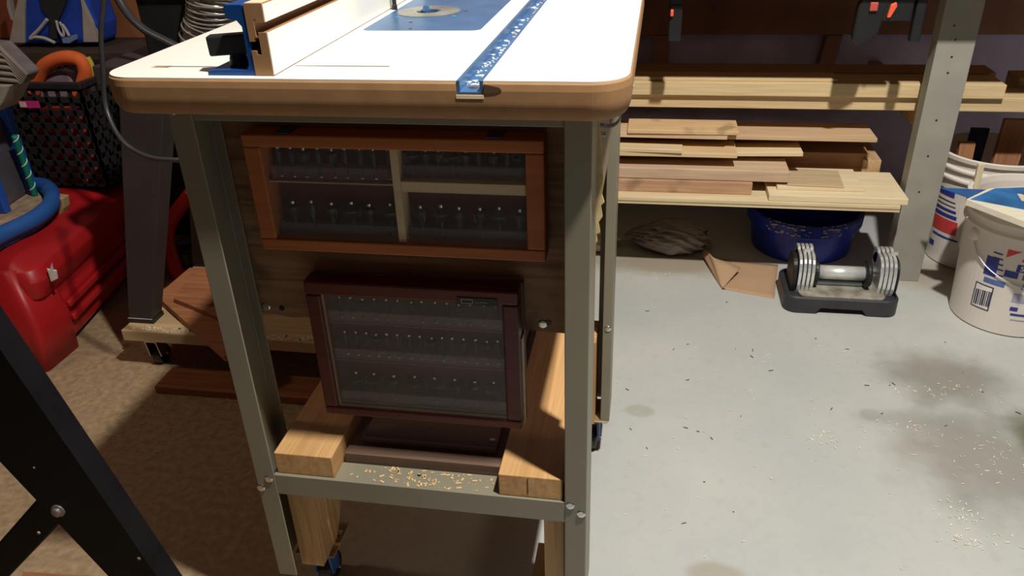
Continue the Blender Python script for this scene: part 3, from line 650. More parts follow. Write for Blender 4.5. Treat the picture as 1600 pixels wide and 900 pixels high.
# ------------------------------------------------------------------ blue tub under the shelf
tb = thing('tub', 'worn dark blue round tub on the floor under the lumber shelf', 'tub', (.492, 2.44, 0))
blue_tub = plain('worn_blue_plastic', (.008, .022, .30), .38, 0, .25, 8)
obj('tub_wall', lathe([(.146, 0), (.150, .002), (.162, .092), (.172, .093), (.174, .096), (.176, .128), (.172, .133), (.162, .132), (.158, .124), (.142, .006), (.001, .005)], (.492, 2.44, 0), 56, caps=False), blue_tub, tb, smooth=False)
obj('tub_base', lathe([(.144, .0005), (.144, .004)], (.492, 2.44, 0), 40), blue_tub, tb)
bm = bmesh.new()
for k in range(44):
    th = random.choice([random.gauss(-1.95, .10), random.gauss(-1.25, .16), random.uniform(-2.4, -.9)]); zz = random.uniform(.102, .130); s = random.uniform(.001, .004)
    bx(bm, -.0004, .0004, -s * 1.6, s * 1.6, -s * .6, s * .6, M=T(.492, 2.44, 0) @ rotz(th) @ T(.1766, 0, zz))
    if k % 2: bx(bm, -s, s, -s * 1.5, s * 1.5, 0, .0008, M=T(.492, 2.44, 0) @ rotz(th) @ T(.169, 0, .1328))
sc = obj('scuff_marks', bm, plain('pale_scuff', (.45, .40, .32), .8), tb); sc['kind'] = 'stuff'

# ------------------------------------------------------------------ brown paper with a curled corner
kraft = plain('kraft_paper', (.46, .29, .17), .8, 0, .06, 10)
bm = bmesh.new()
ap = at(1128, 452, z=0); bl_ = at(1100, 403, z=0); fr = at(1210, 467, z=0); br = at(1216, 414, z=0)
zf = .0008
n_ = 10; low = [Vector((*ap.lerp(bl_, k / n_).xy, zf)) for k in range(n_ + 1)]; far = [Vector((*fr.lerp(br, k / n_).xy, zf)) for k in range(n_ + 1)]
cols = [low] + [[a_.lerp(b_, q_ / 8) for a_, b_ in zip(low, far)] for q_ in range(1, 9)]
G_ = [[bm.verts.new(p) for p in c__] for c__ in cols]
for i in range(8):
    for j in range(n_): bm.faces.new((G_[i][j], G_[i + 1][j], G_[i + 1][j + 1], G_[i][j + 1]))
# the rolled corner is a cone with its point at the front of the sheet
tip = at(1157, 419, z=.022); prev = None; apv = bm.verts.new((ap.x, ap.y, zf))
edge = smooth_pts([Vector((bl_.x, bl_.y, zf)), Vector((bl_.x - .006, bl_.y - .004, .016)), Vector((bl_.x + .004, bl_.y - .012, .034)), Vector(at(1116, 403, z=.040)), Vector(at(1138, 410, z=.036)), Vector(tip)], 5)
rows = []
for e_ in edge: rows.append([bm.verts.new(Vector((ap.x, ap.y, zf)).lerp(e_, q_ / 6)) for q_ in range(1, 7)])
for a_, b_ in zip(rows, rows[1:]):
    bm.faces.new((apv, a_[0], b_[0]))
    for q_ in range(5): bm.faces.new((a_[q_], a_[q_ + 1], b_[q_ + 1], b_[q_]))
bmesh.ops.remove_doubles(bm, verts=bm.verts[:], dist=.0002)
o = tag(obj('paper_sheet', bm, kraft, smooth=True), 'sheet of brown kraft paper with one rolled corner, left of the dumbbell', 'paper')
sm = o.modifiers.new('s', 'SOLIDIFY'); sm.thickness = .0008

# ------------------------------------------------------------------ crumpled bag under the shelf
def crumple(cx, cy, rx, ry, h, seed, ax=0.0, n=34, taper=.5):
    random.seed(seed); bm = bmesh.new(); bmesh.ops.create_icosphere(bm, subdivisions=4, radius=1)
    ph = [(random.uniform(3, 9), random.uniform(3, 9), random.uniform(3, 9), random.uniform(0, 6)) for _ in range(7)]
    for v in bm.verts:
        c_ = v.co.copy(); s = 1 + .10 * sum(abs(math.sin(a * c_.x + b_ * c_.y + g * c_.z + p_)) - .6 for a, b_, g, p_ in ph) * .8
        c_ *= s; k = 1 - taper * max(0, -c_.x)
        v.co = Vector((c_.x * rx, c_.y * ry * k, max(c_.z, -.75) * h * k))
    mz = min(v.co.z for v in bm.verts); bm.transform(T(0, 0, -mz)); bm.transform(T(cx, cy, .001) @ rotz(ax)); return bm
bagm = plain('grey_dusty_bag', (.24, .20, .18), .6, 0, .4, 6)
tag(obj('crumpled_bag', crumple(.07, 2.37, .13, .085, .052, 3), bagm, smooth=False), 'crumpled greyish plastic bag on the floor under the shelf', 'bag')
tag(obj('crumpled_bag', crumple(-.19, 2.36, .10, .08, .045, 5), plain('tan_dusty_bag', (.36, .28, .19), .7, 0, .4, 6)), 'smaller tan crumpled bag half hidden behind the router table leg', 'bag')
random.seed(11)

# ------------------------------------------------------------------ buckets
white_pl = plain('cloudy_white_plastic', (.74, .67, .60), .45, 0, .05, 5)
label_blue = plain('label_blue', (.03, .035, .25), .6, 0, .15, 60); label_red = plain('label_red', (.60, .05, .05), .6, 0, .1, 60)
label_ink = plain('label_ink', (.05, .04, .07), .6); label_white = plain('label_white', (.75, .72, .68), .6); label_mid = plain('label_mid_blue', (.08, .14, .36), .6); label_grey = plain('label_grey', (.34, .34, .44), .6)
def bucket(cx, cy, H, R0, R1, label):
    b = thing('bucket', label, 'bucket', (cx, cy, 0))
    rr = lambda z: R0 + (R1 - R0) * z / H
    pr = [(R0 - .006, 0), (R0, .004), (rr(H * .78), H * .78), (rr(H * .78) + .008, H * .785), (rr(H * .80) + .008, H * .80), (rr(.80 * H), H * .815), (rr(.86 * H), H * .865), (rr(.86 * H) + .008, H * .87), (rr(.88 * H) + .008, H * .885), (rr(.88 * H), H * .90),
          (rr(.95 * H), H * .955), (R1 + .008, H * .962), (R1 + .009, H * .992), (R1 + .004, H), (R1 - .002, H * .995), (R1 - .006, H * .95), (R0 - .004, .006), (.001, .006)]
    obj('bucket_wall', lathe(pr, (cx, cy, 0), 64, caps=False), white_pl, b)
    obj('bucket_base', lathe([(R0 - .006, .0004), (R0 - .006, .0045)], (cx, cy, 0), 40), white_pl, b)
    return b, rr
def wrap(bm, cx, cy, rr, th0, zc, off):             # x of the flat drawing goes round the bucket, y goes up, z is thickness
    for v in bm.verts:
        z = zc + v.co.y; r = rr(z) + off + v.co.z; th = th0 + v.co.x / rr(z); v.co = Vector((cx + r * math.cos(th), cy + r * math.sin(th), z))
    return bm
def patch(w_, h_, x=0, y=0, skew=0, n=12):
    bm = bmesh.new(); a_ = []
    for i in range(n + 1):
        u = x - w_ / 2 + w_ * i / n; a_.append([bm.verts.new((u + skew * s, y + s * h_ / 2, zz)) for s in (-1, 1) for zz in (0, .0005)])
    for p_, q_ in zip(a_, a_[1:]):
        for k1, k2 in ((0, 1), (1, 3), (3, 2), (2, 0)): bm.faces.new((p_[k1], p_[k2], q_[k2], q_[k1]))
    for e in (a_[0], a_[-1]): bm.faces.new((e[0], e[1], e[3], e[2]))
    bmesh.ops.recalc_face_normals(bm, faces=bm.faces[:]); return bm
# near bucket
B1x, B1y = .962, 2.045
b1, rr1 = bucket(B1x, B1y, .345, .128, .146, 'white plastic bucket with blue and red print, nearest at the right edge')
def on1(th, z): return Vector((B1x + rr1(z) * math.cos(th), B1y + rr1(z) * math.sin(th), z))
def solve(px, py, bxc, byc, rr):                    # where a ray first meets the bucket wall
    d = (W.transposed() @ Vector((px - 800, py - 450, F))).normalized(); best = None
    t = 1.0
    while t < 4:
        p = CAM + d * t
        if 0 < p.z < .36 and math.hypot(p.x - bxc, p.y - byc) < rr(p.z): return math.atan2(p.y - byc, p.x - bxc), p.z
        t += .0005
    return None
def stick(px, py, w_, h_, m, nm, par, bc, rr, off=.0003, bmf=None, skew=0, dx=0, dy=0):
    s = solve(px, py, bc[0], bc[1], rr)
    if s is None: return
    bm = bmf if bmf is not None else patch(w_, h_, skew=skew)
    return obj(nm, wrap(bm, bc[0], bc[1], rr, s[0], s[1], off), m, par)
K1 = (B1x, B1y)
stick(1549, 416, .030, .052, label_blue, 'blue_print', b1, K1, rr1)
for py in (396, 404, 413, 421, 430): stick(1560, py, .022, .0035, label_blue, 'blue_print', b1, K1, rr1)
stick(1553, 441, .050, .014, label_mid, 'blue_print', b1, K1, rr1, .0002)
stick(1534, 463, .047, .070, label_ink, 'code_panel', b1, K1, rr1, .0002); stick(1534, 463, .041, .063, label_white, 'code_panel_face', b1, K1, rr1, .0005)
for k in range(9):
    stick(1521 + k * 3.2, 461 + k * .9, .0022 + .0012 * (k % 3), .044, label_ink, 'code_bar', b1, K1, rr1, .0009)
stick(1580, 429, .030, .018, label_blue, 'blue_print', b1, K1, rr1)
tri = bmesh.new(); tv = [tri.verts.new(v) for v in ((-.014, .011, 0), (.016, .011, 0), (-.014, -.012, 0))]; tri.faces.new(tv)
for e in bmesh.ops.extrude_face_region(tri, geom=tri.faces[:])['geom']:
    if isinstance(e, bmesh.types.BMVert): e.co.z += .0006
stick(1584, 398, 0, 0, label_red, 'red_triangle', b1, K1, rr1, bmf=tri)
stick(1604, 409, .018, .006, label_red, 'red_print', b1, K1, rr1)
stick(1600, 421, .030, .020, label_blue, 'blue_print', b1, K1, rr1, .0002)
stick(1597.5, 421, 0, 0, label_white, 'lettering', b1, K1, rr1, .0010, bmf=text_bm('S', .019, .0003, .0004))
stick(1612, 436, 0, 0, label_mid, 'lettering', b1, K1, rr1, .0006, bmf=text_bm('Light', .021, .0003, .0006))
stick(1609, 449, 0, 0, label_mid, 'lettering', b1, K1, rr1, .0006, bmf=text_bm('Joint', .017, .0003, .0006))
stick(1594, 467, .034, .024, label_grey, 'grey_print', b1, K1, rr1)
stick(1584, 483, .017, .011, label_blue, 'blue_print', b1, K1, rr1); stick(1594, 493, .045, .006, label_blue, 'blue_print', b1, K1, rr1)
stick(1592, 501, .040, .0025, label_grey, 'small_print', b1, K1, rr1)
# wire handle hangs down the side from an ear
s = solve(1524, 366, B1x, B1y, rr1); e0 = on1(*s); 
ear = obj('handle_ear', lathe([(.016, 0), (.013, .009), (.006, .011)], seg=20, M=frame_m(e0, (-math.sin(s[0]), math.cos(s[0]), 0), (0, 0, 1), (math.cos(s[0]), math.sin(s[0]), 0))), white_pl, b1)
hp = []
for px, py in ((1522, 376), (1527, 395), (1540, 415), (1560, 432), (1583, 445), (1601, 450), (1625, 448), (1650, 435)):
    q = solve(px, py, B1x, B1y, lambda z: rr1(z) + .005)
    if q: hp.append(Vector((B1x + (rr1(q[1]) + .005) * math.cos(q[0]), B1y + (rr1(q[1]) + .005) * math.sin(q[0]), q[1])))
if len(hp) > 3: obj('wire_handle', tube(smooth_pts(hp, 6), .0016, 8), plain('pale_wire', (.62, .62, .64), .3, .6), b1, smooth=True)
# back bucket
B2x, B2y = .990, 2.405
b2, rr2 = bucket(B2x, B2y, .345, .128, .146, 'white plastic bucket with a red label band, behind the grey post')
K2 = (B2x, B2y)
for py, hh in ((297, .020), (310, .0035), (317, .003), (325, .008), (334, .011), (370, .006)): stick(1474, py, .090, hh, label_blue if hh > .004 else label_ink, 'blue_print', b2, K2, rr2)
stick(1474, 351, .088, .042, label_red, 'red_print', b2, K2, rr2); stick(1456, 377, .022, .016, label_blue, 'blue_print', b2, K2, rr2)
# things in the buckets
def plank(px, py, y, w_, th, L_, lean, m, label, rz=0, z0=.05, nm='wood_offcut', cat='offcut'):
    c_ = at(px, py, y=y); M = T(c_.x, c_.y, c_.z) @ rotz(rz) @ Matrix.Rotation(lean, 4, 'Y') @ T(0, 0, -L_)
    return tag(obj(nm, box(-w_ / 2, w_ / 2, -th / 2, th / 2, 0, L_, M=M), m, None, .001), label, cat)
plank(1511, 222, 2.41, .042, .02, .28, -.04, wood('o1', (.34, .15, .06), (.45, .22, .10), 'Z', 7, seed=41), 'short brown offcut standing in the back bucket beside the grey post', 0)
plank(1590, 186, 2.44, .070, .018, .34, .02, wood('o2', (.32, .13, .06), (.42, .20, .10), 'Z', 7, seed=42), 'wide reddish offcut leaning in the back bucket at the right')
plank(1532, 200, 2.50, .05, .012, .33, .02, plain('dark_blue_cloth', (.01, .02, .08), .7), 'dark blue strip standing at the back of the rear bucket', nm='blue_strip', cat='strip')
plank(1533, 256, 2.12, .015, .011, .24, -.03, wood('o3', (.62, .50, .32), (.74, .62, .42), 'Z', 7, seed=43), 'pale square stick standing up out of the near bucket', nm='wood_stick', cat='stick')
# blue painted board across the near bucket with a cream letter
c_ = at(1512, 316, z=.353)
bd = thing('painted_board', 'blue painted offcut with a cream letter lying across the near bucket', 'board', (.98, 2.02, .3465))
pts = [at(px, py, z=.362) for px, py in ((1510, 311), (1640, 360), (1640, 288), (1545, 294))]
bm = prism([(p.x, p.y, .3465) for p in pts], (0, 0, .0150))
obj('board', bm, wood('cream_board', (.74, .66, .50), (.82, .75, .6), 'X', 6, seed=44), bd, .0006)
bp = [at(px, py, z=.3625) for px, py in ((1492, 294.5), (1600, 327), (1640, 336), (1640, 291), (1555, 294))]
obj('blue_paint', prism([(p.x, p.y, .3617) for p in ([at(1516, 311, z=.3625)] + bp[1:])], (0, 0, .0006)), plain('blue_paint', (.03, .15, .38), .5, 0, .35, 20), bd)
m0 = at(1602, 310, z=.3625); bm = text_bm('M', .062, .0003, .002); bm.transform(T(m0.x + .010, m0.y, .3629) @ rotz(-.12)); obj('letter', bm, plain('cream_paint', (.78, .66, .46), .6), bd)
# a thin blue shim sticking out on the left of the board
tag(obj('blue_shim', prism([at(1470, 293, z=.3465), at(1512, 308, z=.3465), at(1560, 312, z=.3465), at(1556, 297, z=.3465)], (0, 0, -.002)), plain('blue_shim_paint', (.02, .10, .30), .5)), 'thin pointed blue shim under the lettered board on the near bucket', 'shim')

# ------------------------------------------------------------------ left side: dolly, boards, black machine leg
dl = thing('dolly', 'low wooden dolly on black castors behind the router table', 'dolly', (-1.0, 1.7, 0))
obj('platform', box(-1.285, -.60, 1.505, 1.95, .088, .118), wood('dolly_wood', (.42, .27, .13), (.56, .38, .20), 'X', 6, seed=50), dl, .0015)
for x, y in ((-1.225, 1.55), (-.66, 1.55), (-1.225, 1.90), (-.66, 1.90)): castor(x, y - .012, dl, hang=.088, r=.026, fork=steel)
bm = bmesh.new()
for k in range(160):
    x = random.uniform(-1.28, -.61); s = random.uniform(.001, .005); bx(bm, -s, s, -s * .6, s * .6, 0, .0008, M=T(x, random.uniform(1.51, 1.53), .1182) @ rotz(random.uniform(0, 3)))
sd = obj('sawdust', bm, plain('sawdust_pale', (.70, .60, .42), .9), dl); sd['kind'] = 'stuff'
timber('loose_board', -1.165, -.70, 1.415, 1.50, .0005, .021, cedar, 'reddish board lying on the floor in front of the dolly')
def flat_board(pxs, z, th, m, label, nm='loose_board'):
    pts = [at(px, py, z=z + th) for px, py in pxs]; return tag(obj(nm, prism([(p.x, p.y, z) for p in pts], (0, 0, th)), m, None, .001), label, 'board')
flat_board([(244, 462), (350, 556), (395, 540), (395, 420), (330, 418), (296, 418)], .1218, .016, wood('c1', (.28, .10, .04), (.40, .16, .065), 'X', 7, seed=51), 'lower reddish brown board slanting across the dolly')
flat_board([(271, 466), (355, 500), (392, 500), (392, 440), (330, 436), (300, 425)], .1380, .014, wood('c2', (.26, .09, .035), (.38, .15, .06), 'X', 7, seed=52), 'upper reddish brown board stacked on the slanting one')
flat_board([(36, 893), (172, 901), (190, 960), (20, 960)], .0005, .018, wood('c3', (.28, .10, .04), (.40, .16, .065), 'X', 7, seed=53), 'reddish board on the floor behind the black sawhorse leg')

# machine on tapered black legs standing on the dolly
mc = thing('workshop_machine', 'dark workshop machine on tapered black legs standing on the dolly', 'machine', (-1.15, 1.8, .118))
dk = plain('dark_brown_black_enamel', (.040, .028, .028), .6, 0, .15, 10)
def tap_leg(xb0, xb1, xt0, xt1, y):
    return obj('leg', hexa([(xb0, y, .130), (xb1, y, .130), (xb1, y + .045, .130), (xb0, y + .045, .130), (xt0, y, .72), (xt1, y, .72), (xt1, y + .06, .72), (xt0, y + .06, .72)]), dk, mc, .003)
q = [at(px, py, y=1.545) for px, py in ((203, 505), (240, 505), (186, 170), (255, 170))]
sl0 = (q[2].x - q[0].x) / (q[2].z - q[0].z); sl1 = (q[3].x - q[1].x) / (q[3].z - q[1].z)
l_ = tap_leg(q[0].x, q[1].x, q[0].x + sl0 * (.72 - q[0].z), q[1].x + sl1 * (.72 - q[1].z), 1.545)
obj('rubber_foot', box(q[0].x - .001, q[1].x + .001, 1.543, 1.592, .1184, .130), black_plastic, l_)
obj('foot_line', box(q[0].x, q[1].x, 1.5435, 1.5449, .1295, .1315), plain('pale_line', (.55, .52, .48), .5), l_)
tap_leg(q[0].x, q[1].x, q[0].x + .11, q[1].x + .15, 1.86); tap_leg(-.70, -.64, -.85, -.75, 1.86)
obj('rubber_foot', box(q[0].x, q[1].x, 1.86, 1.905, .1184, .1298), black_plastic, mc); obj('rubber_foot', box(-.70, -.64, 1.86, 1.905, .1184, .1298), black_plastic, mc)
obj('body', box(-1.19, -.72, 1.545, 1.92, .7205, .765), dk, mc, .004)
hd = obj('head', box(-1.10, -.93, 1.62, 1.88, .7655, .90), black_plastic, mc, .006)
obj('metal_lip', box(-1.115, -.92, 1.605, 1.64, .9005, .908), plain('brass_lip', (.42, .34, .18), .35, .6), hd, .001)
obj('motor', lathe([(.09, 0), (.10, .02), (.10, .20), (.085, .22)], seg=28, M=frame_m((-1.18, 1.86, .875), (0, 1, 0), (0, 0, 1), (1, 0, 0))), black_plastic, mc)

# clear ribbed hose
hc0 = [at(px, py, y=yy) for px, py, yy in ((345, -60, 1.62), (338, -10, 1.60), (335, 30, 1.60), (330, 75, 1.60))]
pts = smooth_pts(hc0 + [Vector((-.84, 1.64, .7665))], 26); rads = [.052 + .0035 * math.sin(k * 1.35) for k in range(len(pts))]
hm = plain('clear_ribbed_plastic', (.34, .29, .26), .22, 0, .1, 10, alpha=.8)
hs = tag(obj('dust_hose', tube(pts, rads, 24), hm, smooth=True), 'clear ribbed dust hose rising behind the cream tabletop', 'hose')
rib = bmesh.new()
for k in range(2, len(pts) - 2, 5):
    t_ = (pts[k + 1] - pts[k - 1]).normalized(); u_ = t_.orthogonal().normalized(); v_ = t_.cross(u_)
    tube([pts[k] + (u_ * math.cos(a_) + v_ * math.sin(a_)) * .056 + t_ * .012 * math.cos(a_) for a_ in [2 * PI * j / 28 for j in range(28)]], .0022, 6, rib, True)
obj('wire_spiral', rib, plain('hose_wire', (.24, .21, .18), .25, .2), hs, smooth=True)

# cables
def cable(pxs, r, label, m=None):
    return tag(obj('cable', tube(smooth_pts([at(a_, b_, y=c__) if len(t__) == 0 else Vector(t__) for a_, b_, c__, *t__ in pxs], 8), r, 8), m or plain('black_cable', (.045, .042, .045), .35), smooth=True), label, 'cable')
cable([(166, -30, 1.40), (160, 20, 1.40), (158, 60, 1.40), (161, 110, 1.40), (164, 160, 1.40), (178, 200, 1.38), (200, 228, 1.36), (235, 246, 1.33), (275, 250, 1.31), (330, 251, 1.30)], .0048, 'thin dark cable hanging in a loop beside the machine leg')
cable([(165, -40, 1.60), (195, 15, 1.58), (225, 46, 1.56), (262, 66, 1.54), (300, 85, 1.52)], .009, 'thick dark cable sagging behind the left edge of the tabletop')

# red curved thing and dark clutter behind the dolly boards
rv = thing('red_tool', 'red curved tool handle among dark clutter behind the dolly boards', 'tool', (-1.33, 2.1, 0))
rr_ = [at(px, py, y=yy) for px, py, yy in ((300, 300, 2.06), (270, 340, 2.04), (262, 370, 2.02), (268, 400, 2.0), (278, 425, 1.985), (290, 440, 1.98))]
obj('handle', tube(smooth_pts(rr_, 6), .021, 12), plain('red_handle', (.50, .012, .014), .4), rv, smooth=True)
qq = at(298, 400, y=2.06)
obj('body', box(qq.x - .07, qq.x + .20, 2.02, 2.28, .0005, qq.z + .035), charcoal, rv, .02, 3)
obj('green_panel', box(qq.x - .035, qq.x + .02, 2.012, 2.0195, qq.z - .05, qq.z + .025), plain('olive_panel', (.10, .09, .04), .7), rv)

# ------------------------------------------------------------------ red moulded toy box with blue tray
rb = thing('toy_box', 'large red moulded plastic toy box with a blue rim tray', 'toy box', (-1.75, 1.75, 0))
def ring_pts(z, corners, r, n=5):                   # rounded polygon at one height
    out = []; m_ = len(corners)
    for i in range(m_):
        p, a_, b_ = Vector(corners[i]), Vector(corners[i - 1]), Vector(corners[(i + 1) % m_])
        u_, v_ = (a_ - p).normalized(), (b_ - p).normalized()
        for k in range(n + 1):
            t_ = k / n; s0, s1 = p + u_ * r, p + v_ * r; out.append(((1 - t_) ** 2 * s0 + 2 * t_ * (1 - t_) * p + t_ * t_ * s1).to_tuple() + (z,))
    return out
def loft(rings, bm=None):
    bm = bm or bmesh.new(); R_ = [[bm.verts.new(p) for p in r_] for r_ in rings]; n = len(R_[0])
    for a_, b_ in zip(R_, R_[1:]):
        for k in range(n): bm.faces.new((a_[k], a_[(k + 1) % n], b_[(k + 1) % n], b_[k]))
    bm.faces.new(R_[0][::-1]); bm.faces.new(R_[-1]); bmesh.ops.recalc_face_normals(bm, faces=bm.faces[:]); return bm
# footprint corners (front right, back right, back left, front left) shrinking towards the floor
# the lid tray sits in a recess
def foot(dx, dy=0): return [(-1.485 - dx, 1.50 + dy), (-1.60 - dx, 2.16 - dy), (-2.10, 2.16 - dy), (-2.05, 1.50 + dy)]
rings = [ring_pts(.012, foot(.030, .03), .05), ring_pts(.03, foot(.012, .01), .05), ring_pts(.14, foot(.004, .0), .05), ring_pts(.155, foot(.014, .012), .05), ring_pts(.175, foot(.014, .012), .05), ring_pts(.19, foot(.0, .0), .05),
         ring_pts(.235, foot(-.012, -.004), .06), ring_pts(.265, foot(.0, .004), .06), ring_pts(.290, foot(.05, .03), .07), ring_pts(.303, foot(.10, .07), .08)]
body = obj('body', loft(rings), red_plastic, rb, smooth=True)
wn = body.modifiers.new('b', 'BEVEL'); wn.width = .003; wn.segments = 2
# moulded ribs on the right flank and front foot
for z in (.085, .125, ): 
    M = frame_m((-1.502, 1.60, z), (-.172, .985, 0), (.985, .172, 0), (0, 0, 1)); obj('moulded_rib', box(0, .40, -.006, .010, -.010, .010, M=M), red_plastic, rb, .006, 3)
obj('front_pillar', loft([ring_pts(.0, [(-1.50, 1.46), (-1.50, 1.60), (-1.60, 1.60), (-1.60, 1.46)], .02), ring_pts(.12, [(-1.492, 1.47), (-1.492, 1.60), (-1.60, 1.60), (-1.60, 1.47)], .02), ring_pts(.27, [(-1.53, 1.49), (-1.53, 1.60), (-1.61, 1.60), (-1.61, 1.49)], .02)]), red_plastic, rb, smooth=True)
cap = [at(px, py, y=1.88) for px, py in ((92, 310), (108, 291), (126, 293), (128, 308), (120, 330), (112, 335), (104, 318))]
obj('latch', prism([(p.x, 1.80, p.z) for p in cap], (0, .03, 0)), plain('tan_latch', (.42, .28, .14), .5), rb, .004)
st = [at(px, py, y=1.62) for px, py in ((104, 400), (108, 402), (111, 391), (113, 402), (118, 403), (120, 414), (110, 419))]
obj('sticker', prism([(p.x, p.y - .075, p.z) for p in st], (-.003, .006, 0)), plain('white_sticker', (.78, .74, .70), .6), rb)
tray_o = [at(px, py, z=.338) for px, py in ((-60, 402), (0, 368), (50, 344), (76, 324), (82, 306), (72, 292), (50, 288), (0, 288), (-60, 296))]
tr_ = thing('blue_tray', 'blue plastic tray lid full of sawdust on top of the red toy box', 'tray', (-1.82, 1.78, .3055))
rim = smooth_pts(tray_o + [tray_o[0]], 5)[:-1]
obj('rim', tube(rim, .022, 10, closed=True), blue_plastic, tr_, smooth=True)
obj('tray_floor', prism([(p.x, p.y, .3056) for p in tray_o], (0, 0, .012)), blue_plastic, tr_)
sdm = plain('sawdust_brown', (.42, .28, .18), .9, 0, .3, 40, bump=.6)
o = tag(obj('sawdust_layer', prism([((p.x + 1.80) * .86 - 1.80, (p.y - 1.76) * .86 + 1.76, .3178) for p in tray_o], (0, 0, .006)), sdm), 'brown sawdust spread in the blue tray', 'sawdust', kind='stuff')
# clear bin with blue corners standing in the tray
pb_ = thing('storage_bin', 'smoky clear bin with bright blue corner posts in the tray', 'bin', (-1.85, 1.80, .325))
bl = plain('bright_blue_plastic', (.02, .09, .42), .45)
nA, nB = at(-30, 352, z=.325), at(46, 301, z=.325)
obj('bin_wall', prism([(nA.x, nA.y, .3245), (nB.x, nB.y, .3245), (nB.x - .2, nB.y, .3245), (nA.x - .2, nA.y, .3245)], (0, 0, .24)), plain('smoky_clear', (.10, .085, .10), .3, 0, .4, 8), pb_, .01)
nC = at(2, 331, z=.325)
for x, y in ((nC.x + .014, nC.y), (nB.x + .013, nB.y)): obj('corner_post', box(x - .012, x + .010, y - .012, y + .012, .3245, .585), bl, pb_, .003)
q2 = at(55, 305, z=.325); q1 = at(23, 212, y=q2.y - .035)
pr_ = [q2 + (q1 - q2) * k / 30 for k in range(31)]
cd_ = thing('striped_cord', 'green and white striped cord leaning against the smoky clear bin', 'cord', pr_[0])
obj('core', tube(pr_, .0085, 10), plain('green_cord', (.0, .22, .14), .5), cd_, smooth=True)
sp_ = []; d_ = (q1 - q2).normalized(); u_ = d_.orthogonal().normalized(); v_ = d_.cross(u_)
for k in range(121): a_ = 2 * PI * k / 24; sp_.append(q2 + (q1 - q2) * (k / 120) + (u_ * math.cos(a_) + v_ * math.sin(a_)) * .0082)
obj('stripe', tube(sp_, .0020, 6), plain('white_stripe', (.65, .75, .68), .5), cd_, smooth=True)

# ------------------------------------------------------------------ black slotted crate behind, with its contents
cr = thing('milk_crate', 'black slotted plastic crate behind the red toy box', 'crate', (-1.75, 2.05, .31))
crm = plain('black_crate_plastic', (.022, .019, .020), .45, 0, .2, 20)
cy0 = 1.965; ca, cb_ = at(45, 290, y=cy0), at(168, 286, y=cy0); cc_ = at(125, 136, y=cy0)
fx0, fx1, cy1, cz0, cz1 = ca.x, cb_.x, cy0 + .30, .3062, cc_.z
bm = bmesh.new()
def lattice(bm, o, u, wlen, z0, z1, nx, nz, th, nrm):
    u = Vector(u); nrm = Vector(nrm); o = Vector(o)
    def bar(a0, a1, b0, b1):
        p = [o + u * a0, o + u * a1, o + u * a1 + nrm * th, o + u * a0 + nrm * th]; hexa([v + Vector((0, 0, b0)) for v in p] + [v + Vector((0, 0, b1)) for v in p], bm)
    H = z1 - z0
    for i in range(nz + 1): zc = z0 + H * i / nz; hw = .013 if i in (0, nz) else .0075; bar(0, wlen, max(z0, zc - hw), min(z1, zc + hw))
    for i in range(nx + 1): xc = wlen * i / nx; hw = .010 if i in (0, nx) else .005; bar(max(0, xc - hw), min(wlen, xc + hw), z0 + .001, z1 - .001)
lattice(bm, (fx0, cy0, 0), (1, 0, 0), fx1 - fx0, cz0, cz1, 7, 8, .006, (0, 1, 0))
lattice(bm, (fx1, cy0, 0), (0, 1, 0), cy1 - cy0, cz0, cz1, 8, 8, .006, (-1, 0, 0))
lattice(bm, (fx0, cy1 - .006, 0), (1, 0, 0), fx1 - fx0, cz0, cz1, 7, 8, .006, (0, 1, 0))
lattice(bm, (fx0 + .006, cy0, 0), (0, 1, 0), cy1 - cy0, cz0, cz1, 8, 8, .006, (-1, 0, 0))
bx(bm, fx0, fx1, cy0, cy1, cz0, cz0 + .006)
bmesh.ops.recalc_face_normals(bm, faces=bm.faces[:]); obj('lattice', bm, crm, cr)
rimb = bmesh.new()
for a_ in ((fx0 - .008, fx1 + .008, cy0 - .008, cy0 + .010), (fx0 - .008, fx1 + .008, cy1 - .010, cy1 + .008), (fx0 - .008, fx0 + .010, cy0 + .010, cy1 - .010), (fx1 - .010, fx1 + .008, cy0 + .010, cy1 - .010)): bx(rimb, a_[0], a_[1], a_[2], a_[3], cz1 - .006, cz1 + .012)
obj('rim', rimb, crm, cr, .003)
p0, p1 = at(28, 158, y=cy0 - .012), at(62, 169, y=cy0 - .012)
lab = obj('pink_label', box(p0.x, p1.x, cy0 - .0112, cy0 - .0082, p1.z, p0.z), plain('magenta_label', (.65, .03, .20), .6), cr)
obj('pale_patch', box(p0.x + .002, p0.x + .022, cy0 - .0120, cy0 - .0113, p1.z + .002, p0.z - .002), plain('pale_pink', (.75, .55, .52), .6), lab)
tag(obj('red_box', box(fx0 + .07, fx0 + .18, cy0 + .02, cy0 + .09, .313, cz1 - .08), plain('red_card', (.45, .035, .02), .7, 0, .3, 20), None, .004), 'red box seen through the slots of the black crate', 'box')
tag(obj('dark_bundle', box(fx0 + .01, fx1 - .015, cy0 + .12, cy1 - .015, .313, cz1 - .05), plain('dark_fabric', (.03, .02, .025), .9, 0, .4, 12), None, .02, 3), 'dark cloth bundle filling the back of the black crate', 'cloth')
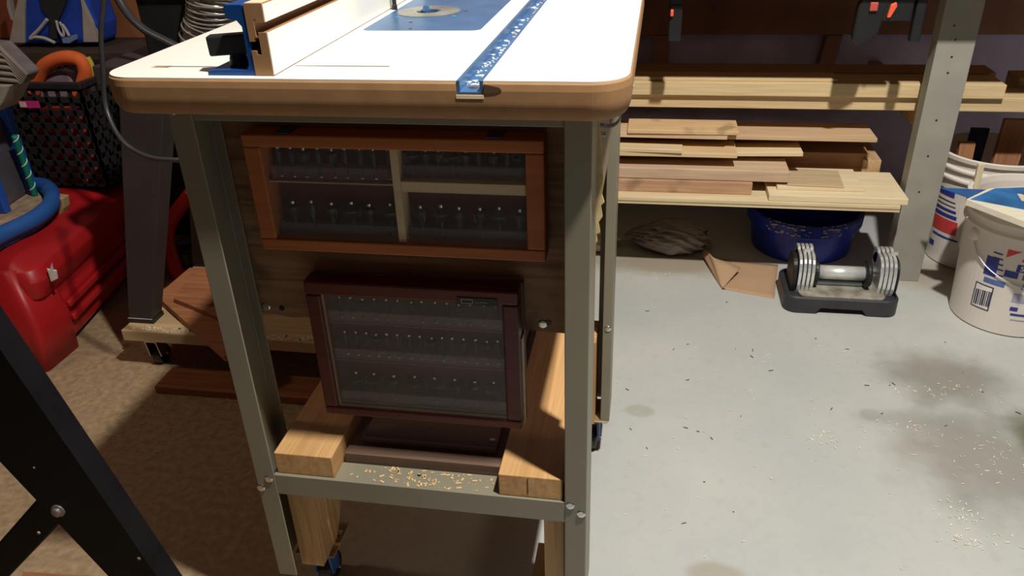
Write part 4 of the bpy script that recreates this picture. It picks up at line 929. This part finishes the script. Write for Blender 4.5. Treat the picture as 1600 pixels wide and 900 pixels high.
# orange ear-muff band standing in the crate
eb = thing('ear_muffs', 'orange padded headband arching out of the black crate', 'ear muffs', (-1.60, 1.99, .60))
arc = [at(px, py, y=cy0 + .06) for px, py in ((52, 145), (60, 120), (70, 103), (88, 93), (108, 90), (126, 95), (133, 110), (130, 128), (122, 150))]
pts = smooth_pts(arc, 6)
obj('headband', tube(pts, [.020 - .004 * abs(k / (len(pts) - 1) - .5) for k in range(len(pts))], 14), plain('orange_foam', (.75, .13, .025), .7), eb, smooth=True)
pts2 = smooth_pts([p + Vector((.004, .012, .004)) for p in arc[5:8]], 6); obj('yellow_edge', tube(pts2, .017, 12), plain('yellow_green', (.48, .50, .05), .6), eb, smooth=True)
ins = [at(px, py, y=cy0 + .10) for px, py in ((70, 128), (82, 113), (100, 107), (116, 112), (122, 130), (112, 150), (70, 150))]
obj('cup', prism([(p.x, cy0 + .075, p.z) for p in ins], (0, .035, 0)), plain('lilac_grey', (.30, .21, .25), .7, 0, .3, 20), eb, .006)
# grey ribbed bundle leaning on the crate at the far left
gb = thing('ribbed_duster', 'grey ribbed cloth bundle leaning into frame at the left edge', 'cloth', (-1.75, 1.80, .60))
pp = [at(px, py, y=1.76) for px, py in ((-40, 62), (8, 66), (54, 112), (44, 128), (18, 124), (-40, 120))]
obj('body', prism([(p.x, 1.735, p.z) for p in pp], (0, .05, 0)), plain('purple_grey_cloth', (.17, .135, .13), .8, 0, .3, 30), gb, .006)
bm = bmesh.new()
for k in range(6):
    s0 = pp[0].lerp(pp[5], (k + .5) / 6); s1 = pp[1].lerp(pp[3], (k + .5) / 6); tube([Vector((s0.x, 1.735, s0.z)), Vector((s1.x, 1.735, s1.z)), Vector((pp[2].lerp(pp[3], (k + .5) / 6).x, 1.735, pp[2].lerp(pp[3], (k + .5) / 6).z))], .006, 8, bm)
obj('ribs', bm, plain('grey_rib', (.27, .22, .19), .8), gb, smooth=True)
kk = [at(px, py, y=1.745) for px, py in ((-40, 128), (27, 130), (14, 158), (2, 172), (-40, 172))]
tag(obj('cream_block', prism([(p.x, 1.72, p.z) for p in kk], (0, .08, 0)), plain('cream_block', (.34, .30, .24), .7), None, .003), 'cream coloured block sitting on the clear bin at the left edge', 'block')

# blue and white bag standing behind the crate, boxes behind that
TZ = at(84, 74, y=2.37).z
ST = tag(obj('side_table', box(-2.55, -1.30, 2.30, 2.85, .0, TZ), plain('dark_cabinet', (.05, .03, .02), .8), None, .004), 'dark low cabinet behind the crate carrying the bag and the orange box', 'cabinet')
bgx = thing('sports_bag', 'blue bag with white side stripes and laces standing behind the crate', 'bag', (-1.9, 2.42, .655))
def poly_y(pxs, y, d, m, nm, par, bev=.004):
    pts = [at(px, py, y=y) for px, py in pxs]; return obj(nm, prism([(p.x, y, p.z) for p in pts], (0, d, 0)), m, par, bev)
YB_ = 2.37
bag_blue = plain('royal_blue_fabric', (.015, .06, .42), .6, 0, .2, 14); bag_white = plain('off_white_fabric', (.40, .34, .30), .7, 0, .15, 14)
poly_y([(18, 69), (150, 69), (150, 40), (128, -20), (30, -20), (20, 40)], YB_, .12, bag_blue, 'body', bgx, .012)
poly_y([(13, 68), (38, 68), (38, 20), (40, -20), (32, -20), (22, 20)], YB_ - .008, .02, bag_white, 'side_stripe', bgx)
poly_y([(130, 66), (152, 66), (144, 35), (126, -5), (122, -20), (128, 15)], YB_ - .008, .02, bag_white, 'side_stripe', bgx)
poly_y([(10, -20), (18, 20), (21, 34), (16, 30), (10, 10)], YB_ - .004, .02, bag_white, 'side_stripe', bgx, .002)
poly_y([(56, -20), (110, -20), (98, 15), (90, 32), (88, 62), (76, 62), (75, 28), (64, 14)], YB_ - .012, .02, plain('dark_mesh', (.02, .018, .025), .8), 'mesh_tongue', bgx)
lace = plain('lace_white', (.52, .46, .46), .7)
def lace_(pxs, r=.004): return obj('lace', tube(smooth_pts([at(a_, b_, y=YB_ - .018) for a_, b_ in pxs], 6), r, 8), lace, bgx, smooth=True)
lace_([(74, 30), (62, 45), (47, 60), (55, 58), (70, 60), (86, 67)], .0055); lace_([(88, 32), (92, 48), (99, 57), (99, 46), (93, 34)]); lace_([(97, 38), (104, 48), (108, 56)], .005)
poly_y([(96, 60), (118, 54), (119, 62), (108, 68), (98, 68)], YB_ - .018, .012, plain('pale_blue_tag', (.20, .26, .50), .6), 'tag_patch', bgx, .002)
kb = plain('orange_brown_card', (.30, .105, .035), .75, 0, .12, 6)
pq = [at(px, py, y=2.51) for px, py in ((140, 80), (255, 92))]
tag(obj('cardboard_box', box(pq[0].x + .01, min(pq[1].x, -1.31), 2.51, 2.80, TZ + .0005, 1.15), kb, None, .004), 'orange brown cardboard box behind the left corner of the tabletop', 'box')
pz = at(0, 40, y=2.46)
tag(obj('cardboard_box', box(pz.x - .35, at(16, 40, y=2.46).x + .02, 2.505, 2.82, TZ + .0005, 1.1), plain('red_brown_card', (.22, .05, .02), .75), None, .004), 'red brown box behind the blue bag at the left edge', 'box')
tag(obj('dark_equipment', box(-1.285, -.80, 2.30, 2.78, .001, 1.2), plain('dark_equipment_paint', (.035, .026, .024), .7, 0, .3, 8), None, .01), 'dark equipment cabinet behind the clear hose', 'cabinet')

# ------------------------------------------------------------------ black sawhorse in the near left corner
sw = thing('sawhorse', 'black steel folding stand crossing the near left corner', 'stand', (-.8, .62, 0))
u1, u2 = at(0, 546, y=.60), at(245, 900, y=.60); v1, v2 = at(25, 748, y=.60), at(169, 900, y=.60)
du = (u2 - u1); k0 = (u1.z - .95) / (u1.z - u2.z); k1 = u1.z / (u1.z - u2.z)
a1, a2 = u1 + du * k0, u1 + du * k1
dv = (v2 - v1); j0 = (v1.z - .95) / (v1.z - v2.z); j1 = v1.z / (v1.z - v2.z)
b1_, b2_ = v1 + dv * j0, v1 + dv * j1
lg = obj('leg', prism([(a1.x, .60, a1.z), (a2.x, .60, 0.0), (b2_.x, .60, 0.0), (b1_.x, .60, b1_.z)], (0, .030, 0)), black_paint, sw, .004, 3)
w1, w2, w3, w4 = (at(px, py, y=.632) for px, py in ((62, 775), (100, 812), (-150, 1120), (-190, 1040)))
dd = (w3 - w2); 
obj('brace', prism([(w1.x, .6305, w1.z), (w2.x, .6305, w2.z), (w2.x + dd.x * .9, .6305, max(.0, w2.z + dd.z * .9)), (w1.x + dd.x * .9, .6305, max(.03, w1.z + dd.z * .9))], (0, .024, 0)), black_paint, sw, .004, 3)
p = at(92, 797, y=.60); M = frame_m((p.x, .5998, p.z), (1, 0, 0), (0, 0, 1), (0, -1, 0))
obj('bolt', lathe([(.0085, 0), (.0085, .002), (.0055, .0025), (.0055, .006), (.003, .007)], seg=16, M=M), plain('dull_bolt', (.30, .24, .24), .4, .7), lg)
for px, py, r_ in ((53, 731, .0012), (217, 873, .0022), (60, 833, .002)):
    p = at(px, py, y=.5998); obj('paint_speck', cyl((p.x, .5995, p.z), (p.x, .601, p.z), r_, 8), plain('tan_speck', (.5, .38, .25), .8), lg)
obj('top_rail', box(b1_.x - .5, a1.x + .02, .57, .66, .951, .985), black_paint, sw, .004)
obj('leg', box(b1_.x - .48, b1_.x - .42, .60, .63, 0, .9505), black_paint, sw, .004)

# ------------------------------------------------------------------ wood chips scattered over the floor
bm = bmesh.new()
def chips(px, py, sx, sy, n, smin, smax):
    c_ = at(px, py, z=0)
    for _ in range(n):
        x, y = random.gauss(c_.x, sx), random.gauss(c_.y, sy); l = random.uniform(smin, smax) * 1.25; wd = random.uniform(.0003, .0010)
        bx(bm, -l, l, -wd, wd, 0, .0012, M=T(x, y, .0003) @ rotz(random.uniform(0, PI)) @ Matrix.Rotation(random.uniform(-.15, .15), 4, 'Y') @ T(0, 0, .0006))
chips(1285, 686, .02, .015, 22, .001, .004); chips(1313, 548, .012, .008, 10, .001, .003); chips(1460, 612, .06, .02, 40, .001, .004); chips(1420, 665, .04, .015, 26, .001, .004)
chips(1560, 720, .05, .05, 60, .001, .004); chips(1500, 800, .02, .02, 30, .001, .004); chips(1520, 845, .03, .015, 40, .001, .004); chips(1200, 640, .40, .28, 160, .0008, .0035); chips(1030, 430, .05, .02, 20, .001, .003)
tag(obj('wood_chips', bm, plain('wood_chip', (.80, .74, .60), .8)), 'pale wood chips and slivers scattered over the open grey floor', 'wood chips', kind='stuff')
bm = bmesh.new()
chips(1300, 620, .30, .20, 26, .0015, .005); chips(1060, 700, .10, .12, 8, .001, .004)
tag(obj('dark_debris', bm, plain('dark_grit', (.10, .085, .07), .9)), 'dark grit and splinters on the open grey floor', 'debris', kind='stuff')
bm = bmesh.new()
chips(330, 600, .10, .05, 110, .001, .004); chips(200, 640, .15, .10, 120, .0008, .003); chips(340, 680, .10, .08, 60, .0008, .003)
tag(obj('sawdust_flecks', bm, plain('tan_fleck', (.62, .50, .32), .9)), 'tan sawdust flecks on the floor in front of the dolly', 'sawdust', kind='stuff')
